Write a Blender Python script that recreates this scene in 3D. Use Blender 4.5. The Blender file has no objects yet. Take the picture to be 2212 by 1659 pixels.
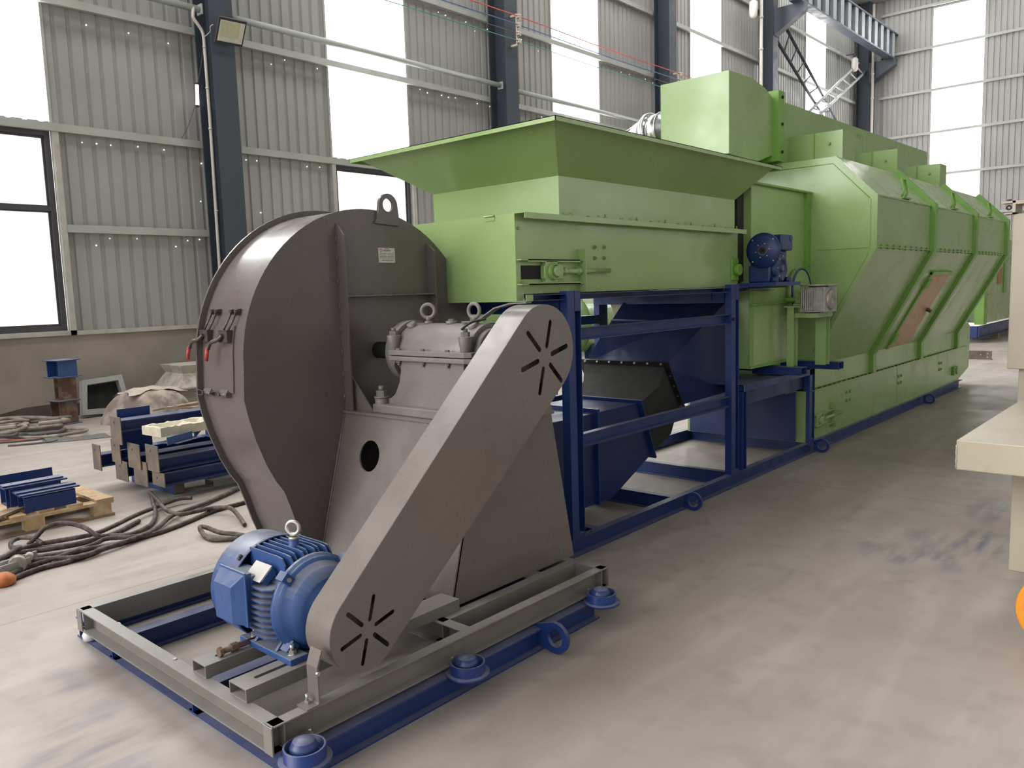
import bpy, bmesh, math, random
from math import pi, sin, cos, radians as rad
from mathutils import Vector, Matrix
from mathutils.geometry import tessellate_polygon

random.seed(7)
SC = bpy.context.scene
COL = SC.collection

# ------------------------------------------------------------------ camera, sky, lights, exposure
cam_d = bpy.data.cameras.new('camera')
cam_d.sensor_fit = 'HORIZONTAL'
cam_d.sensor_width = 36.0
cam_d.lens = 36.0 * 1728.49 / 2212.0
cam_d.clip_start = 0.05
cam_d.clip_end = 400
cam = bpy.data.objects.new('camera', cam_d)
COL.objects.link(cam)
cam.matrix_world = (Matrix.Translation((0, 0, 1.6)) @ Matrix.Rotation(0.72918014, 4, 'Z')
                    @ Matrix.Rotation(1.45542052, 4, 'X') @ Matrix.Rotation(-0.0310021, 4, 'Z'))
SC.camera = cam
SC.view_settings.view_transform = 'Standard'
SC.view_settings.look = 'None'
SC.view_settings.gamma = 1.0
SC.view_settings.exposure = 0.0
SC.view_settings.use_curve_mapping = False
SC.cycles.use_denoising = True
SC.cycles.max_bounces = 8
SC.cycles.diffuse_bounces = 4
SC.cycles.glossy_bounces = 3
SC.cycles.transparent_max_bounces = 8
SC.cycles.sample_clamp_indirect = 6.0
SC.cycles.caustics_reflective = False
SC.cycles.caustics_refractive = False

SKY_TOP, SKY_LOW, SKY_GLOW = 0.8, 1.3, 5.0
world = bpy.data.worlds.new('overcast_sky')
SC.world = world
world.use_nodes = True
nt = world.node_tree
nt.nodes.clear()
tc = nt.nodes.new('ShaderNodeTexCoord')
sep = nt.nodes.new('ShaderNodeSeparateXYZ')
nt.links.new(tc.outputs['Generated'], sep.inputs[0])
mr = nt.nodes.new('ShaderNodeMapRange')
mr.inputs['From Min'].default_value = 0.05
mr.inputs['From Max'].default_value = 0.75
mr.inputs['To Min'].default_value = SKY_LOW
mr.inputs['To Max'].default_value = SKY_TOP
nt.links.new(sep.outputs['Z'], mr.inputs['Value'])
bg = nt.nodes.new('ShaderNodeBackground')
bg.inputs['Color'].default_value = (1.0, 0.985, 0.965, 1)
dot = nt.nodes.new('ShaderNodeVectorMath'); dot.operation = 'DOT_PRODUCT'
dot.inputs[1].default_value = Vector((-0.55, -0.80, 0.30)).normalized()
nt.links.new(tc.outputs['Generated'], dot.inputs[0])
mx0 = nt.nodes.new('ShaderNodeMath'); mx0.operation = 'MAXIMUM'; mx0.inputs[1].default_value = 0.0
nt.links.new(dot.outputs['Value'], mx0.inputs[0])
pw = nt.nodes.new('ShaderNodeMath'); pw.operation = 'POWER'; pw.inputs[1].default_value = 5.0
nt.links.new(mx0.outputs[0], pw.inputs[0])
ma = nt.nodes.new('ShaderNodeMath'); ma.operation = 'MULTIPLY_ADD'; ma.inputs[1].default_value = SKY_GLOW
nt.links.new(pw.outputs[0], ma.inputs[0]); nt.links.new(mr.outputs[0], ma.inputs[2])
nt.links.new(ma.outputs[0], bg.inputs['Strength'])
wo = nt.nodes.new('ShaderNodeOutputWorld')
nt.links.new(bg.outputs[0], wo.inputs[0])

sun_d = bpy.data.lights.new('veiled_sun', 'SUN')
sun_d.energy = 1.15
sun_d.angle = rad(40)
sun_d.color = (1.0, 0.97, 0.92)
sun = bpy.data.objects.new('veiled_sun', sun_d)
COL.objects.link(sun)
sun.rotation_euler = Vector((0.48, 0.75, -0.46)).to_track_quat('-Z', 'Y').to_euler()
sun.location = (-6, -4, 9)

# ------------------------------------------------------------------ mesh builder
class MB:
    def __init__(s):
        s.v = []; s.f = []; s.sm = []; s.mi = []; s.cur = 0
    def add(s, vs, fs, smooth=False):
        b = len(s.v)
        s.v.extend([tuple(x) for x in vs])
        for k, f in enumerate(fs):
            s.f.append([i + b for i in f])
            s.sm.append(smooth if isinstance(smooth, bool) else smooth[k])
            s.mi.append(s.cur)
        return s
    def box(s, x0, y0, z0, x1, y1, z1):
        x0, x1 = sorted((x0, x1)); y0, y1 = sorted((y0, y1)); z0, z1 = sorted((z0, z1))
        v = [(x0,y0,z0),(x1,y0,z0),(x1,y1,z0),(x0,y1,z0),(x0,y0,z1),(x1,y0,z1),(x1,y1,z1),(x0,y1,z1)]
        return s.add(v, [[0,3,2,1],[4,5,6,7],[0,1,5,4],[1,2,6,5],[2,3,7,6],[3,0,4,7]])
    def obox(s, c, size, M):
        hx, hy, hz = [q/2 for q in size]
        v = [(a,b,d) for d in (-hz,hz) for a,b in ((-hx,-hy),(hx,-hy),(hx,hy),(-hx,hy))]
        v = [Vector(c) + M @ Vector(p) for p in v]
        return s.add(v, [[0,3,2,1],[4,5,6,7],[0,1,5,4],[1,2,6,5],[2,3,7,6],[3,0,4,7]])
    def hexa(s, b, t):
        return s.add(list(b)+list(t), [[3,2,1,0],[4,5,6,7],[0,1,5,4],[1,2,6,5],[2,3,7,6],[3,0,4,7]])
    def prism(s, pts, axis, lo, hi, smooth=False, caps=True):
        n = len(pts)
        def m(p, w):
            return {'x': (w, p[0], p[1]), 'y': (p[0], w, p[1]), 'z': (p[0], p[1], w)}[axis]
        v = [m(p, lo) for p in pts] + [m(p, hi) for p in pts]
        f = [[i, (i+1) % n, n+(i+1) % n, n+i] for i in range(n)]
        sm = [smooth]*n
        if caps:
            f += [list(range(n))[::-1], list(range(n, 2*n))]; sm += [False, False]
        return s.add(v, f, sm)
    def plate(s, loops, fn, lo, hi):
        """flat plate with holes: loops of 2d points, fn(u, v, w) -> xyz"""
        flat = [p for l in loops for p in l]
        tris = tessellate_polygon([[Vector((p[0], p[1], 0)) for p in l] for l in loops])
        n = len(flat)
        v = [fn(p[0], p[1], lo) for p in flat] + [fn(p[0], p[1], hi) for p in flat]
        f = [list(t)[::-1] for t in tris] + [[i+n for i in t] for t in tris]
        b = 0
        for l in loops:
            k = len(l)
            for i in range(k):
                a, c = b+i, b+(i+1) % k
                f.append([a, c, n+c, n+a])
            b += k
        return s.add(v, f)
    def sheet(s, pts, axis, lo, hi, t=0.004):
        """bent open sheet following a 2d polyline"""
        n = len(pts)
        nor = []
        for i in range(n):
            a = Vector(pts[max(i-1, 0)]); b = Vector(pts[min(i+1, n-1)])
            d = (b-a).normalized(); nor.append(Vector((-d.y, d.x)))
        q = [tuple(Vector(p)+nor[i]*t) for i, p in enumerate(pts)]
        return s.prism(list(pts)+q[::-1], axis, lo, hi)
    def cyl(s, p0, p1, r0, r1=None, n=20, caps=True, smooth=True):
        r1 = r0 if r1 is None else r1
        p0 = Vector(p0); p1 = Vector(p1); d = (p1-p0).normalized()
        u = d.orthogonal().normalized(); w = d.cross(u)
        v = []
        for p, r in ((p0, r0), (p1, r1)):
            for i in range(n):
                a = 2*pi*i/n
                v.append(p + (u*cos(a)+w*sin(a))*r)
        f = [[i, (i+1) % n, n+(i+1) % n, n+i] for i in range(n)]
        sm = [smooth]*n
        if caps:
            f += [list(range(n))[::-1], list(range(n, 2*n))]; sm += [False]*2
        return s.add(v, f, sm)
    def hexnut(s, p, d, r, h, stud=0.0):
        p = Vector(p); d = Vector(d).normalized()
        s.cyl(p, p+d*h, r, n=6, smooth=False)
        if stud: s.cyl(p+d*h, p+d*(h+stud), r*0.55, n=10)
        return s
    def lathe(s, prof, o, axis, n=28):
        """prof: (radius, height along axis)"""
        o = Vector(o); d = Vector(axis).normalized(); u = d.orthogonal().normalized(); w = d.cross(u)
        v = []
        for r, h in prof:
            for i in range(n):
                a = 2*pi*i/n
                v.append(o + d*h + (u*cos(a)+w*sin(a))*max(r, 1e-4))
        f = []; sm = []
        for k in range(len(prof)-1):
            for i in range(n):
                f.append([k*n+i, k*n+(i+1) % n, (k+1)*n+(i+1) % n, (k+1)*n+i]); sm.append(True)
        return s.add(v, f, sm)
    def tube(s, path, r, n=8, closed=False, caps=True, lobes=0, amp=0.0, pitch=0.1):
        P = [Vector(p) for p in path]; m = len(P)
        v = []; prev = None; dist = 0
        for i in range(m):
            a = P[i-1] if (i > 0 or closed) else P[i]
            b = P[(i+1) % m] if (i < m-1 or closed) else P[i]
            d = (b-a)
            d = d.normalized() if d.length > 1e-9 else Vector((0, 0, 1))
            if prev is None: u = d.orthogonal().normalized()
            else:
                u = prev - d*prev.dot(d)
                u = u.normalized() if u.length > 1e-6 else d.orthogonal().normalized()
            prev = u; w = d.cross(u)
            if i: dist += (P[i]-P[i-1]).length
            rr = r[i] if isinstance(r, (list, tuple)) else r
            for k in range(n):
                an = 2*pi*k/n
                q = rr*(1+amp*cos(lobes*(an - 2*pi*dist/pitch))) if lobes else rr
                v.append(P[i] + (u*cos(an)+w*sin(an))*q)
        f = []
        rng = m if closed else m-1
        for i in range(rng):
            j = (i+1) % m
            for k in range(n):
                f.append([i*n+k, i*n+(k+1) % n, j*n+(k+1) % n, j*n+k])
        sm = [True]*len(f)
        if caps and not closed:
            f += [list(range(n))[::-1], list(range((m-1)*n, m*n))]; sm += [False]*2
        return s.add(v, f, sm)
    def torus(s, c, normal, R, r, n=24, k=10):
        d = Vector(normal).normalized(); u = d.orthogonal().normalized(); w = d.cross(u); c = Vector(c)
        return s.tube([c+(u*cos(2*pi*i/n)+w*sin(2*pi*i/n))*R for i in range(n)], r, k, closed=True)

def circ(cx, cy, r, n=20, a0=0.0):
    return [(cx+r*cos(a0+2*pi*i/n), cy+r*sin(a0+2*pi*i/n)) for i in range(n)]

def slot2d(cx, cy, ang, r0, r1, w, n=6):
    """a rounded slot lying along direction ang from r0 to r1"""
    out = []
    for i in range(n+1):
        a = ang - pi/2 + pi*i/n
        out.append((cx+r1*cos(ang)+w*cos(a), cy+r1*sin(ang)+w*sin(a)))
    for i in range(n+1):
        a = ang + pi/2 + pi*i/n
        out.append((cx+r0*cos(ang)+w*cos(a), cy+r0*sin(ang)+w*sin(a)))
    return out

def spline(pts, per=8):
    P = [Vector(p) for p in pts]; out = []
    for i in range(len(P)-1):
        p0 = P[max(i-1, 0)]; p1 = P[i]; p2 = P[i+1]; p3 = P[min(i+2, len(P)-1)]
        for k in range(per):
            t = k/per
            out.append(0.5*((2*p1)+(-p0+p2)*t+(2*p0-5*p1+4*p2-p3)*t*t+(-p0+3*p1-3*p2+p3)*t**3))
    out.append(P[-1])
    return out

OFF = {}
def empty(name, loc):
    o = bpy.data.objects.new(name, None)
    o.empty_display_size = 0.1
    o.location = loc
    COL.objects.link(o)
    OFF[o.name] = Vector(loc)
    return o
def tag(o, label=None, cat=None, group=None, kind=None):
    if label: o['label'] = label
    if cat: o['category'] = cat
    if group: o['group'] = group
    if kind: o['kind'] = kind
    return o
def thing(name, label, cat, loc, group=None):
    return tag(empty(name, loc), label, cat, group)
def add(name, mb, mat, parent=None, bevel=0.0, loc=None, label=None):
    off = OFF[parent.name] if parent is not None else Vector(loc if loc is not None else (0, 0, 0))
    me = bpy.data.meshes.new(name)
    me.from_pydata([tuple(Vector(p)-off) for p in mb.v], [], mb.f)
    mats = mat if isinstance(mat, (list, tuple)) else [mat]
    for m in mats: me.materials.append(m)
    me.polygons.foreach_set('use_smooth', mb.sm)
    me.polygons.foreach_set('material_index', mb.mi)
    bm = bmesh.new(); bm.from_mesh(me)
    bmesh.ops.recalc_face_normals(bm, faces=bm.faces)
    bm.to_mesh(me); bm.free()
    me.update()
    o = bpy.data.objects.new(name, me)
    COL.objects.link(o)
    if parent is not None: o.parent = parent
    else: o.location = off
    OFF[o.name] = off
    if bevel:
        b = o.modifiers.new('edge', 'BEVEL'); b.width = bevel; b.segments = 2; b.limit_method = 'ANGLE'; b.angle_limit = rad(50)
        b.harden_normals = False
    if label: o['label'] = label
    return o
def solo(name, mb, mat, label, cat, loc, group=None, bevel=0.0):
    return tag(add(name, mb, mat, None, bevel, loc), label, cat, group)
def struct(name, mb, mat, parent=None, bevel=0.0):
    o = add(name, mb, mat, parent, bevel)
    if parent is None: o['kind'] = 'structure'
    return o
def kids(o): return [c for c in bpy.data.objects if c.parent == o]
def copy_tree(o, parent=None):
    c = o.copy(); COL.objects.link(c)
    if parent is not None: c.parent = parent
    OFF[c.name] = OFF[o.name]
    for ch in kids(o): copy_tree(ch, c)
    return c

def c_prof(x0, x1, z0, z1, t, side):
    """channel profile, open towards side (+1: high x, -1: low x)"""
    if side > 0:
        return [(x0,z0),(x1,z0),(x1,z0+t),(x0+t,z0+t),(x0+t,z1-t),(x1,z1-t),(x1,z1),(x0,z1)]
    return [(x1,z0),(x1,z1),(x0,z1),(x0,z1-t),(x1-t,z1-t),(x1-t,z0+t),(x0,z0+t),(x0,z0)]
def i_prof(xc, z0, z1, b, t, tw):
    h = b/2; w = tw/2
    return [(xc-h,z0),(xc+h,z0),(xc+h,z0+t),(xc+w,z0+t),(xc+w,z1-t),(xc+h,z1-t),(xc+h,z1),(xc-h,z1),(xc-h,z1-t),(xc-w,z1-t),(xc-w,z0+t),(xc-h,z0+t)]
def h_vert(xc, yc, bx, by, t, tw, flange='x'):
    """H section seen from above; flange normal along x or y"""
    hx, hy = bx/2, by/2; w = tw/2
    if flange == 'x':
        p = [(-hx,-hy),(-hx+t,-hy),(-hx+t,-w),(hx-t,-w),(hx-t,-hy),(hx,-hy),(hx,hy),(hx-t,hy),(hx-t,w),(-hx+t,w),(-hx+t,hy),(-hx,hy)]
    else:
        p = [(-hx,-hy),(hx,-hy),(hx,-hy+t),(w,-hy+t),(w,hy-t),(hx,hy-t),(hx,hy),(-hx,hy),(-hx,hy-t),(-w,hy-t),(-w,-hy+t),(-hx,-hy+t)]
    return [(xc+a, yc+b) for a, b in p]
def box_tube(x0, x1, z0, z1, t):
    """outer and inner loops of a hollow rectangular tube"""
    return [[(x0,z0),(x1,z0),(x1,z1),(x0,z1)], [(x0+t,z0+t),(x0+t,z1-t),(x1-t,z1-t),(x1-t,z0+t)]]

# ------------------------------------------------------------------ materials
def new_mat(name):
    m = bpy.data.materials.new(name); m.use_nodes = True
    t = m.node_tree
    return m, t, t.nodes['Principled BSDF']
def paint(name, col, rough=0.4, var=0.12, scale=3.0, dust=None, dust_amt=0.0, metallic=0.0, bump=0.0, bscale=60, spec=0.5, rvar=0.1):
    m, t, p = new_mat(name)
    N = t.nodes.new; L = t.links.new
    geo = N('ShaderNodeNewGeometry')
    noise = N('ShaderNodeTexNoise'); noise.inputs['Scale'].default_value = scale; noise.inputs['Detail'].default_value = 5
    L(geo.outputs['Position'], noise.inputs['Vector'])
    ramp = N('ShaderNodeMapRange'); ramp.inputs['From Min'].default_value = 0.3; ramp.inputs['From Max'].default_value = 0.7
    ramp.inputs['To Min'].default_value = 1-var; ramp.inputs['To Max'].default_value = 1+var
    L(noise.outputs[0], ramp.inputs['Value'])
    mul = N('ShaderNodeVectorMath'); mul.operation = 'SCALE'
    mul.inputs[0].default_value = col[:3]
    L(ramp.outputs[0], mul.inputs['Scale'])
    out = mul.outputs[0]
    rr = N('ShaderNodeMapRange'); rr.inputs['From Min'].default_value = 0.3; rr.inputs['From Max'].default_value = 0.7
    rr.inputs['To Min'].default_value = max(0.02, rough-rvar); rr.inputs['To Max'].default_value = min(1, rough+rvar)
    n2 = N('ShaderNodeTexNoise'); n2.inputs['Scale'].default_value = scale*2.3; n2.inputs['Detail'].default_value = 3
    L(geo.outputs['Position'], n2.inputs['Vector']); L(n2.outputs[0], rr.inputs['Value'])
    rough_out = rr.outputs[0]
    if dust is not None:
        # settled dust lying on upward faces
        sx = N('ShaderNodeSeparateXYZ'); L(geo.outputs['True Normal'], sx.inputs[0])
        dm = N('ShaderNodeMapRange'); dm.inputs['From Min'].default_value = 0.35; dm.inputs['From Max'].default_value = 0.95
        dm.inputs['To Max'].default_value = dust_amt
        L(sx.outputs['Z'], dm.inputs['Value'])
        dn = N('ShaderNodeMath'); dn.operation = 'MULTIPLY'
        d2 = N('ShaderNodeMapRange'); d2.inputs['From Min'].default_value = 0.25; d2.inputs['From Max'].default_value = 0.65; d2.inputs['To Min'].default_value = 0.6
        L(n2.outputs[0], d2.inputs['Value']); L(dm.outputs[0], dn.inputs[0]); L(d2.outputs[0], dn.inputs[1])
        mx = N('ShaderNodeMix'); mx.data_type = 'RGBA'
        L(dn.outputs[0], mx.inputs['Factor']); L(out, mx.inputs['A']); mx.inputs['B'].default_value = (*dust, 1)
        out = mx.outputs['Result']
    L(out, p.inputs['Base Color']); L(rough_out, p.inputs['Roughness'])
    p.inputs['Metallic'].default_value = metallic
    p.inputs['Specular IOR Level'].default_value = spec
    if bump:
        b = N('ShaderNodeBump'); b.inputs['Strength'].default_value = bump; b.inputs['Distance'].default_value = 0.01
        n3 = N('ShaderNodeTexNoise'); n3.inputs['Scale'].default_value = bscale; n3.inputs['Detail'].default_value = 4
        L(geo.outputs['Position'], n3.inputs['Vector']); L(n3.outputs[0], b.inputs['Height']); L(b.outputs[0], p.inputs['Normal'])
    return m
def rusty(name, c1, c2, scale=6, rough=0.75, lo=0.42, hi=0.6, metallic=0.0, bump=0.15):
    m, t, p = new_mat(name); N = t.nodes.new; L = t.links.new
    geo = N('ShaderNodeNewGeometry'); n = N('ShaderNodeTexNoise'); n.inputs['Scale'].default_value = scale; n.inputs['Detail'].default_value = 8
    L(geo.outputs['Position'], n.inputs['Vector'])
    r = N('ShaderNodeValToRGB'); r.color_ramp.elements[0].position = lo; r.color_ramp.elements[0].color = (*c1, 1)
    r.color_ramp.elements[1].position = hi; r.color_ramp.elements[1].color = (*c2, 1)
    L(n.outputs[0], r.inputs[0]); L(r.outputs[0], p.inputs['Base Color'])
    p.inputs['Roughness'].default_value = rough; p.inputs['Metallic'].default_value = metallic
    b = N('ShaderNodeBump'); b.inputs['Strength'].default_value = bump; b.inputs['Distance'].default_value = 0.01
    L(n.outputs[0], b.inputs['Height']); L(b.outputs[0], p.inputs['Normal'])
    return m
def emit(name, col, strength):
    m = bpy.data.materials.new(name); m.use_nodes = True; t = m.node_tree; t.nodes.clear()
    e = t.nodes.new('ShaderNodeEmission'); e.inputs[0].default_value = (*col, 1); e.inputs[1].default_value = strength
    o = t.nodes.new('ShaderNodeOutputMaterial'); t.links.new(e.outputs[0], o.inputs[0])
    return m
DUST = (0.33, 0.31, 0.29)
GREEN = paint('green_gloss_paint', (0.262, 0.390, 0.150), 0.24, 0.05, 1.1, (0.40, 0.44, 0.32), 0.45, spec=0.7, rvar=0.10)
GREEN_D = paint('green_paint_edge', (0.165, 0.335, 0.060), 0.38, 0.08, 2.0, spec=0.5)
GREY = paint('fan_grey_paint', (0.115, 0.098, 0.094), 0.26, 0.03, 2.0, (0.30, 0.28, 0.26), 0.45, spec=0.5, rvar=0.08)
GREY_M = paint('guard_grey_paint', (0.150, 0.130, 0.120), 0.28, 0.03, 2.5, (0.32, 0.30, 0.28), 0.3, spec=0.5)
CAST = paint('cast_grey_paint', (0.165, 0.148, 0.138), 0.42, 0.08, 9, DUST, 0.45, bump=0.12, bscale=90)
BASEG = paint('base_grey_paint', (0.180, 0.165, 0.150), 0.40, 0.12, 4, DUST, 0.6)
BLUE = paint('frame_blue_paint', (0.012, 0.034, 0.150), 0.38, 0.12, 3, (0.22, 0.22, 0.27), 0.62)
BLUE_D = paint('duct_blue_paint', (0.014, 0.026, 0.110), 0.42, 0.10, 2.5, (0.14, 0.15, 0.2), 0.3)
BLUE_M = paint('motor_blue_paint', (0.026, 0.070, 0.215), 0.42, 0.10, 8, (0.28, 0.29, 0.32), 0.85)
BLUE_G = paint('gearbox_blue_paint', (0.010, 0.03, 0.125), 0.40, 0.15, 8, (0.10, 0.10, 0.12), 0.4)
BLACK = paint('canvas_and_gap_shade', (0.020, 0.022, 0.020), 0.8, 0.25, 6, (0.06, 0.06, 0.055), 0.5, bump=0.3, bscale=14)
DARK = paint('dark_void', (0.010, 0.010, 0.010), 0.8, 0.1, 4)
COLUMN = paint('column_paint', (0.040, 0.050, 0.068), 0.5, 0.08, 1.5)
CLAD = paint('profiled_sheet', (0.330, 0.325, 0.312), 0.42, 0.07, 0.8, spec=0.4)
GIRT = paint('galvanised_girt', (0.38, 0.385, 0.36), 0.45, 0.10, 2.5, (0.45, 0.43, 0.38), 0.4)
STEELPIPE = paint('light_grey_pipe', (0.42, 0.44, 0.43), 0.38, 0.08, 3)
RENDER = paint('cement_render', (0.300, 0.262, 0.228), 0.9, 0.16, 1.6, bump=0.15, bscale=30)
FRAME_W = paint('dark_window_frame', (0.055, 0.052, 0.060), 0.45, 0.1, 3)
SILL = paint('sill_trim', (0.42, 0.40, 0.36), 0.7, 0.15, 5)
CREAM = paint('cream_paint', (0.430, 0.380, 0.290), 0.35, 0.06, 2.0, spec=0.5)
GALV = paint('spiral_galvanised', (0.72, 0.73, 0.74), 0.22, 0.08, 5, metallic=1.0)
ZINC = paint('zinc_bolt', (0.55, 0.53, 0.48), 0.35, 0.2, 30, metallic=0.8)
ALU = paint('bare_aluminium', (0.36, 0.34, 0.31), 0.45, 0.2, 25, metallic=0.6)
RUST = rusty('rusted_steel', (0.10, 0.048, 0.03), (0.18, 0.12, 0.09), 9)
PLATE = rusty('mill_scale_plate', (0.22, 0.17, 0.13), (0.13, 0.115, 0.105), 7, lo=0.35, hi=0.6)
ROPE = rusty('greasy_wire_rope', (0.040, 0.028, 0.022), (0.105, 0.082, 0.068), 22, rough=0.6)
WOOD = rusty('pallet_wood', (0.46, 0.31, 0.17), (0.56, 0.42, 0.27), 12, rough=0.8)
WOOD_D = rusty('old_pallet_wood', (0.24, 0.17, 0.12), (0.36, 0.27, 0.20), 10, rough=0.85)
TARP = rusty('dirty_tarpaulin', (0.20, 0.155, 0.14), (0.40, 0.34, 0.28), 5, rough=0.8)
FOAM = paint('old_foam', (0.62, 0.56, 0.44), 0.9, 0.12, 14, bump=0.4, bscale=25)
PVC = paint('white_conduit', (0.50, 0.46, 0.42), 0.4, 0.06, 6)
CABLE = paint('grey_cable', (0.12, 0.11, 0.10), 0.6, 0.2, 20)
HOSE = rusty('dusty_hose', (0.20, 0.17, 0.14), (0.34, 0.30, 0.25), 8)
RED = paint('red_plastic', (0.42, 0.045, 0.025), 0.4, 0.1, 20)
REDWIRE = paint('red_conductor', (0.55, 0.07, 0.06), 0.5, 0.05, 5)
BLUEWIRE = paint('blue_conductor', (0.06, 0.12, 0.26), 0.5, 0.05, 5)
GREENWIRE = paint('green_conductor', (0.03, 0.22, 0.14), 0.5, 0.05, 5)
PORC = paint('insulator', (0.52, 0.46, 0.38), 0.4, 0.1, 8)
LAMP = paint('lamp_glass', (0.50, 0.49, 0.33), 0.3, 0.04, 10)
LAMPW = paint('lamp_reflector', (0.62, 0.58, 0.53), 0.4, 0.03, 10)
BLACKM = paint('black_housing', (0.02, 0.02, 0.022), 0.45, 0.1, 8)
ORANGE = paint('orange_paint', (0.70, 0.26, 0.02), 0.35, 0.08, 6)
OLDW = rusty('weathered_white', (0.44, 0.41, 0.36), (0.24, 0.20, 0.17), 8, lo=0.45, hi=0.75)
PLYW = paint('access_door_salmon', (0.50, 0.30, 0.17), 0.42, 0.06, 5)
LABELM = paint('aluminium_nameplate', (0.55, 0.53, 0.50), 0.4, 0.05, 20)
INK = paint('black_print', (0.05, 0.05, 0.05), 0.6, 0.0, 4)
FILM = paint('clear_film_scrap', (0.75, 0.75, 0.76), 0.25, 0.05, 10)
LEAF = paint('glare_whitened_leaves', (0.80, 0.83, 0.76), 0.9, 0.15, 2)  # leaf colour whitened to stand in for outdoor glare
STRIP_LIGHT = emit('daylit_translucent_sheet', (1.0, 0.995, 0.985), 12.0)
STRIP_SIDE = emit('daylit_side_sheet', (1.0, 0.995, 0.985), 1.2)
ROOF_GLOW = emit('added_roof_glow', (1.0, 0.985, 0.965), 4.5)  # glow of the strips added out of view under the roof
HOLE_LIGHT = emit('daylight_pinhole', (1, 1, 1), 3.0)
CFL = emit('lit_lamp_tube', (1, 0.98, 1.0), 1.6)

def glass_mat():
    m = bpy.data.materials.new('dusty_window_glass'); m.use_nodes = True; t = m.node_tree; t.nodes.clear()
    N = t.nodes.new; L = t.links.new
    tr = N('ShaderNodeBsdfTransparent'); tl = N('ShaderNodeBsdfTranslucent'); tl.inputs[0].default_value = (1, 1, 1, 1)
    gl = N('ShaderNodeBsdfGlossy'); gl.inputs['Roughness'].default_value = 0.05
    a = N('ShaderNodeMixShader'); a.inputs[0].default_value = 0.45
    L(tr.outputs[0], a.inputs[1]); L(tl.outputs[0], a.inputs[2])
    b = N('ShaderNodeMixShader'); b.inputs[0].default_value = 0.05
    L(a.outputs[0], b.inputs[1]); L(gl.outputs[0], b.inputs[2])
    o = N('ShaderNodeOutputMaterial'); L(b.outputs[0], o.inputs[0])
    return m
GLASS = glass_mat()

def floor_mat():
    m, t, p = new_mat('trowelled_concrete'); N = t.nodes.new; L = t.links.new
    geo = N('ShaderNodeNewGeometry')
    def noise(scale, detail, vec=None):
        n = N('ShaderNodeTexNoise'); n.inputs['Scale'].default_value = scale; n.inputs['Detail'].default_value = detail
        L(vec if vec else geo.outputs['Position'], n.inputs['Vector']); return n.outputs[0]
    def mrange(v, a, b, c, d):
        r = N('ShaderNodeMapRange'); r.inputs['From Min'].default_value = a; r.inputs['From Max'].default_value = b
        r.inputs['To Min'].default_value = c; r.inputs['To Max'].default_value = d; L(v, r.inputs['Value']); return r.outputs[0]
    def math_(op, a, b):
        q = N('ShaderNodeMath'); q.operation = op
        for i, x in enumerate((a, b)):
            if isinstance(x, (int, float)): q.inputs[i].default_value = x
            else: L(x, q.inputs[i])
        return q.outputs[0]
    def mix(fac, a, b):
        q = N('ShaderNodeMix'); q.data_type = 'RGBA'; L(fac, q.inputs['Factor'])
        for k, x in (('A', a), ('B', b)):
            if isinstance(x, tuple): q.inputs[k].default_value = (*x, 1)
            else: L(x, q.inputs[k])
        return q.outputs['Result']
    # long trowel and drag streaks run along the hall
    mp = N('ShaderNodeMapping'); mp.inputs['Scale'].default_value = (3.0, 0.55, 1); mp.inputs['Rotation'].default_value = (0, 0, rad(18))
    L(geo.outputs['Position'], mp.inputs['Vector'])
    base = mix(mrange(noise(0.55, 6), 0.35, 0.65, 0, 1), (0.320, 0.280, 0.248), (0.405, 0.360, 0.322))
    base = mix(mrange(noise(1.4, 8, mp.outputs[0]), 0.50, 0.72, 0, 0.55), base, (0.49, 0.445, 0.405))
    base = mix(mrange(noise(6.0, 8), 0.52, 0.75, 0, 0.5), base, (0.245, 0.22, 0.195))
    base = mix(mrange(noise(1.1, 7, mp.outputs[0]), 0.62, 0.70, 0, 0.35), base, (0.20, 0.18, 0.16))
    sp = N('ShaderNodeSeparateXYZ'); L(geo.outputs['Position'], sp.inputs[0])
    # spilled blue paint near the cream machine and in front of the fan
    def blob(cx, cy, sx, sy):
        dx = math_('DIVIDE', math_('SUBTRACT', sp.outputs['X'], cx), sx); dy = math_('DIVIDE', math_('SUBTRACT', sp.outputs['Y'], cy), sy)
        return mrange(math_('ADD', math_('MULTIPLY', dx, dx), math_('MULTIPLY', dy, dy)), 0.0, 1.0, 1.0, 0.0)
    nb = mrange(noise(3.2, 6, mp.outputs[0]), 0.42, 0.62, 0, 1)
    for cx, cy, sx, sy, k in ((-1.05, 5.35, 0.42, 0.35, .85), (-1.25, 4.9, 0.4, 0.25, .8), (-1.0, 6.2, 0.35, 0.5, .6), (-2.95, 0.98, 0.5, 0.22, .5), (-3.5, 1.15, 0.5, 0.1, .35)):
        base = mix(math_('MULTIPLY', math_('MULTIPLY', blob(cx, cy, sx, sy), nb), k), base, (0.085, 0.10, 0.17))
    # saw-cut joints
    def joint(axis, pos, w):
        d = math_('ABSOLUTE', math_('SUBTRACT', sp.outputs[axis], pos), 0.0)
        return math_('LESS_THAN', d, w)
    for ax, pos in (('X', -4.55), ('Y', 6.21), ('Y', 12.3), ('Y', 0.2), ('X', 3.2), ('X', -9.6)):
        base = mix(math_('MULTIPLY', joint(ax, pos, 0.003), 0.75), base, (0.10, 0.09, 0.08))
    L(base, p.inputs['Base Color'])
    L(mrange(noise(1.7, 5), 0.3, 0.7, 0.42, 0.66), p.inputs['Roughness'])
    p.inputs['Specular IOR Level'].default_value = 0.35
    b = N('ShaderNodeBump'); b.inputs['Strength'].default_value = 0.08; b.inputs['Distance'].default_value = 0.01
    L(noise(35, 5), b.inputs['Height']); L(b.outputs[0], p.inputs['Normal'])
    return m
CONCRETE = floor_mat()
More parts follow.
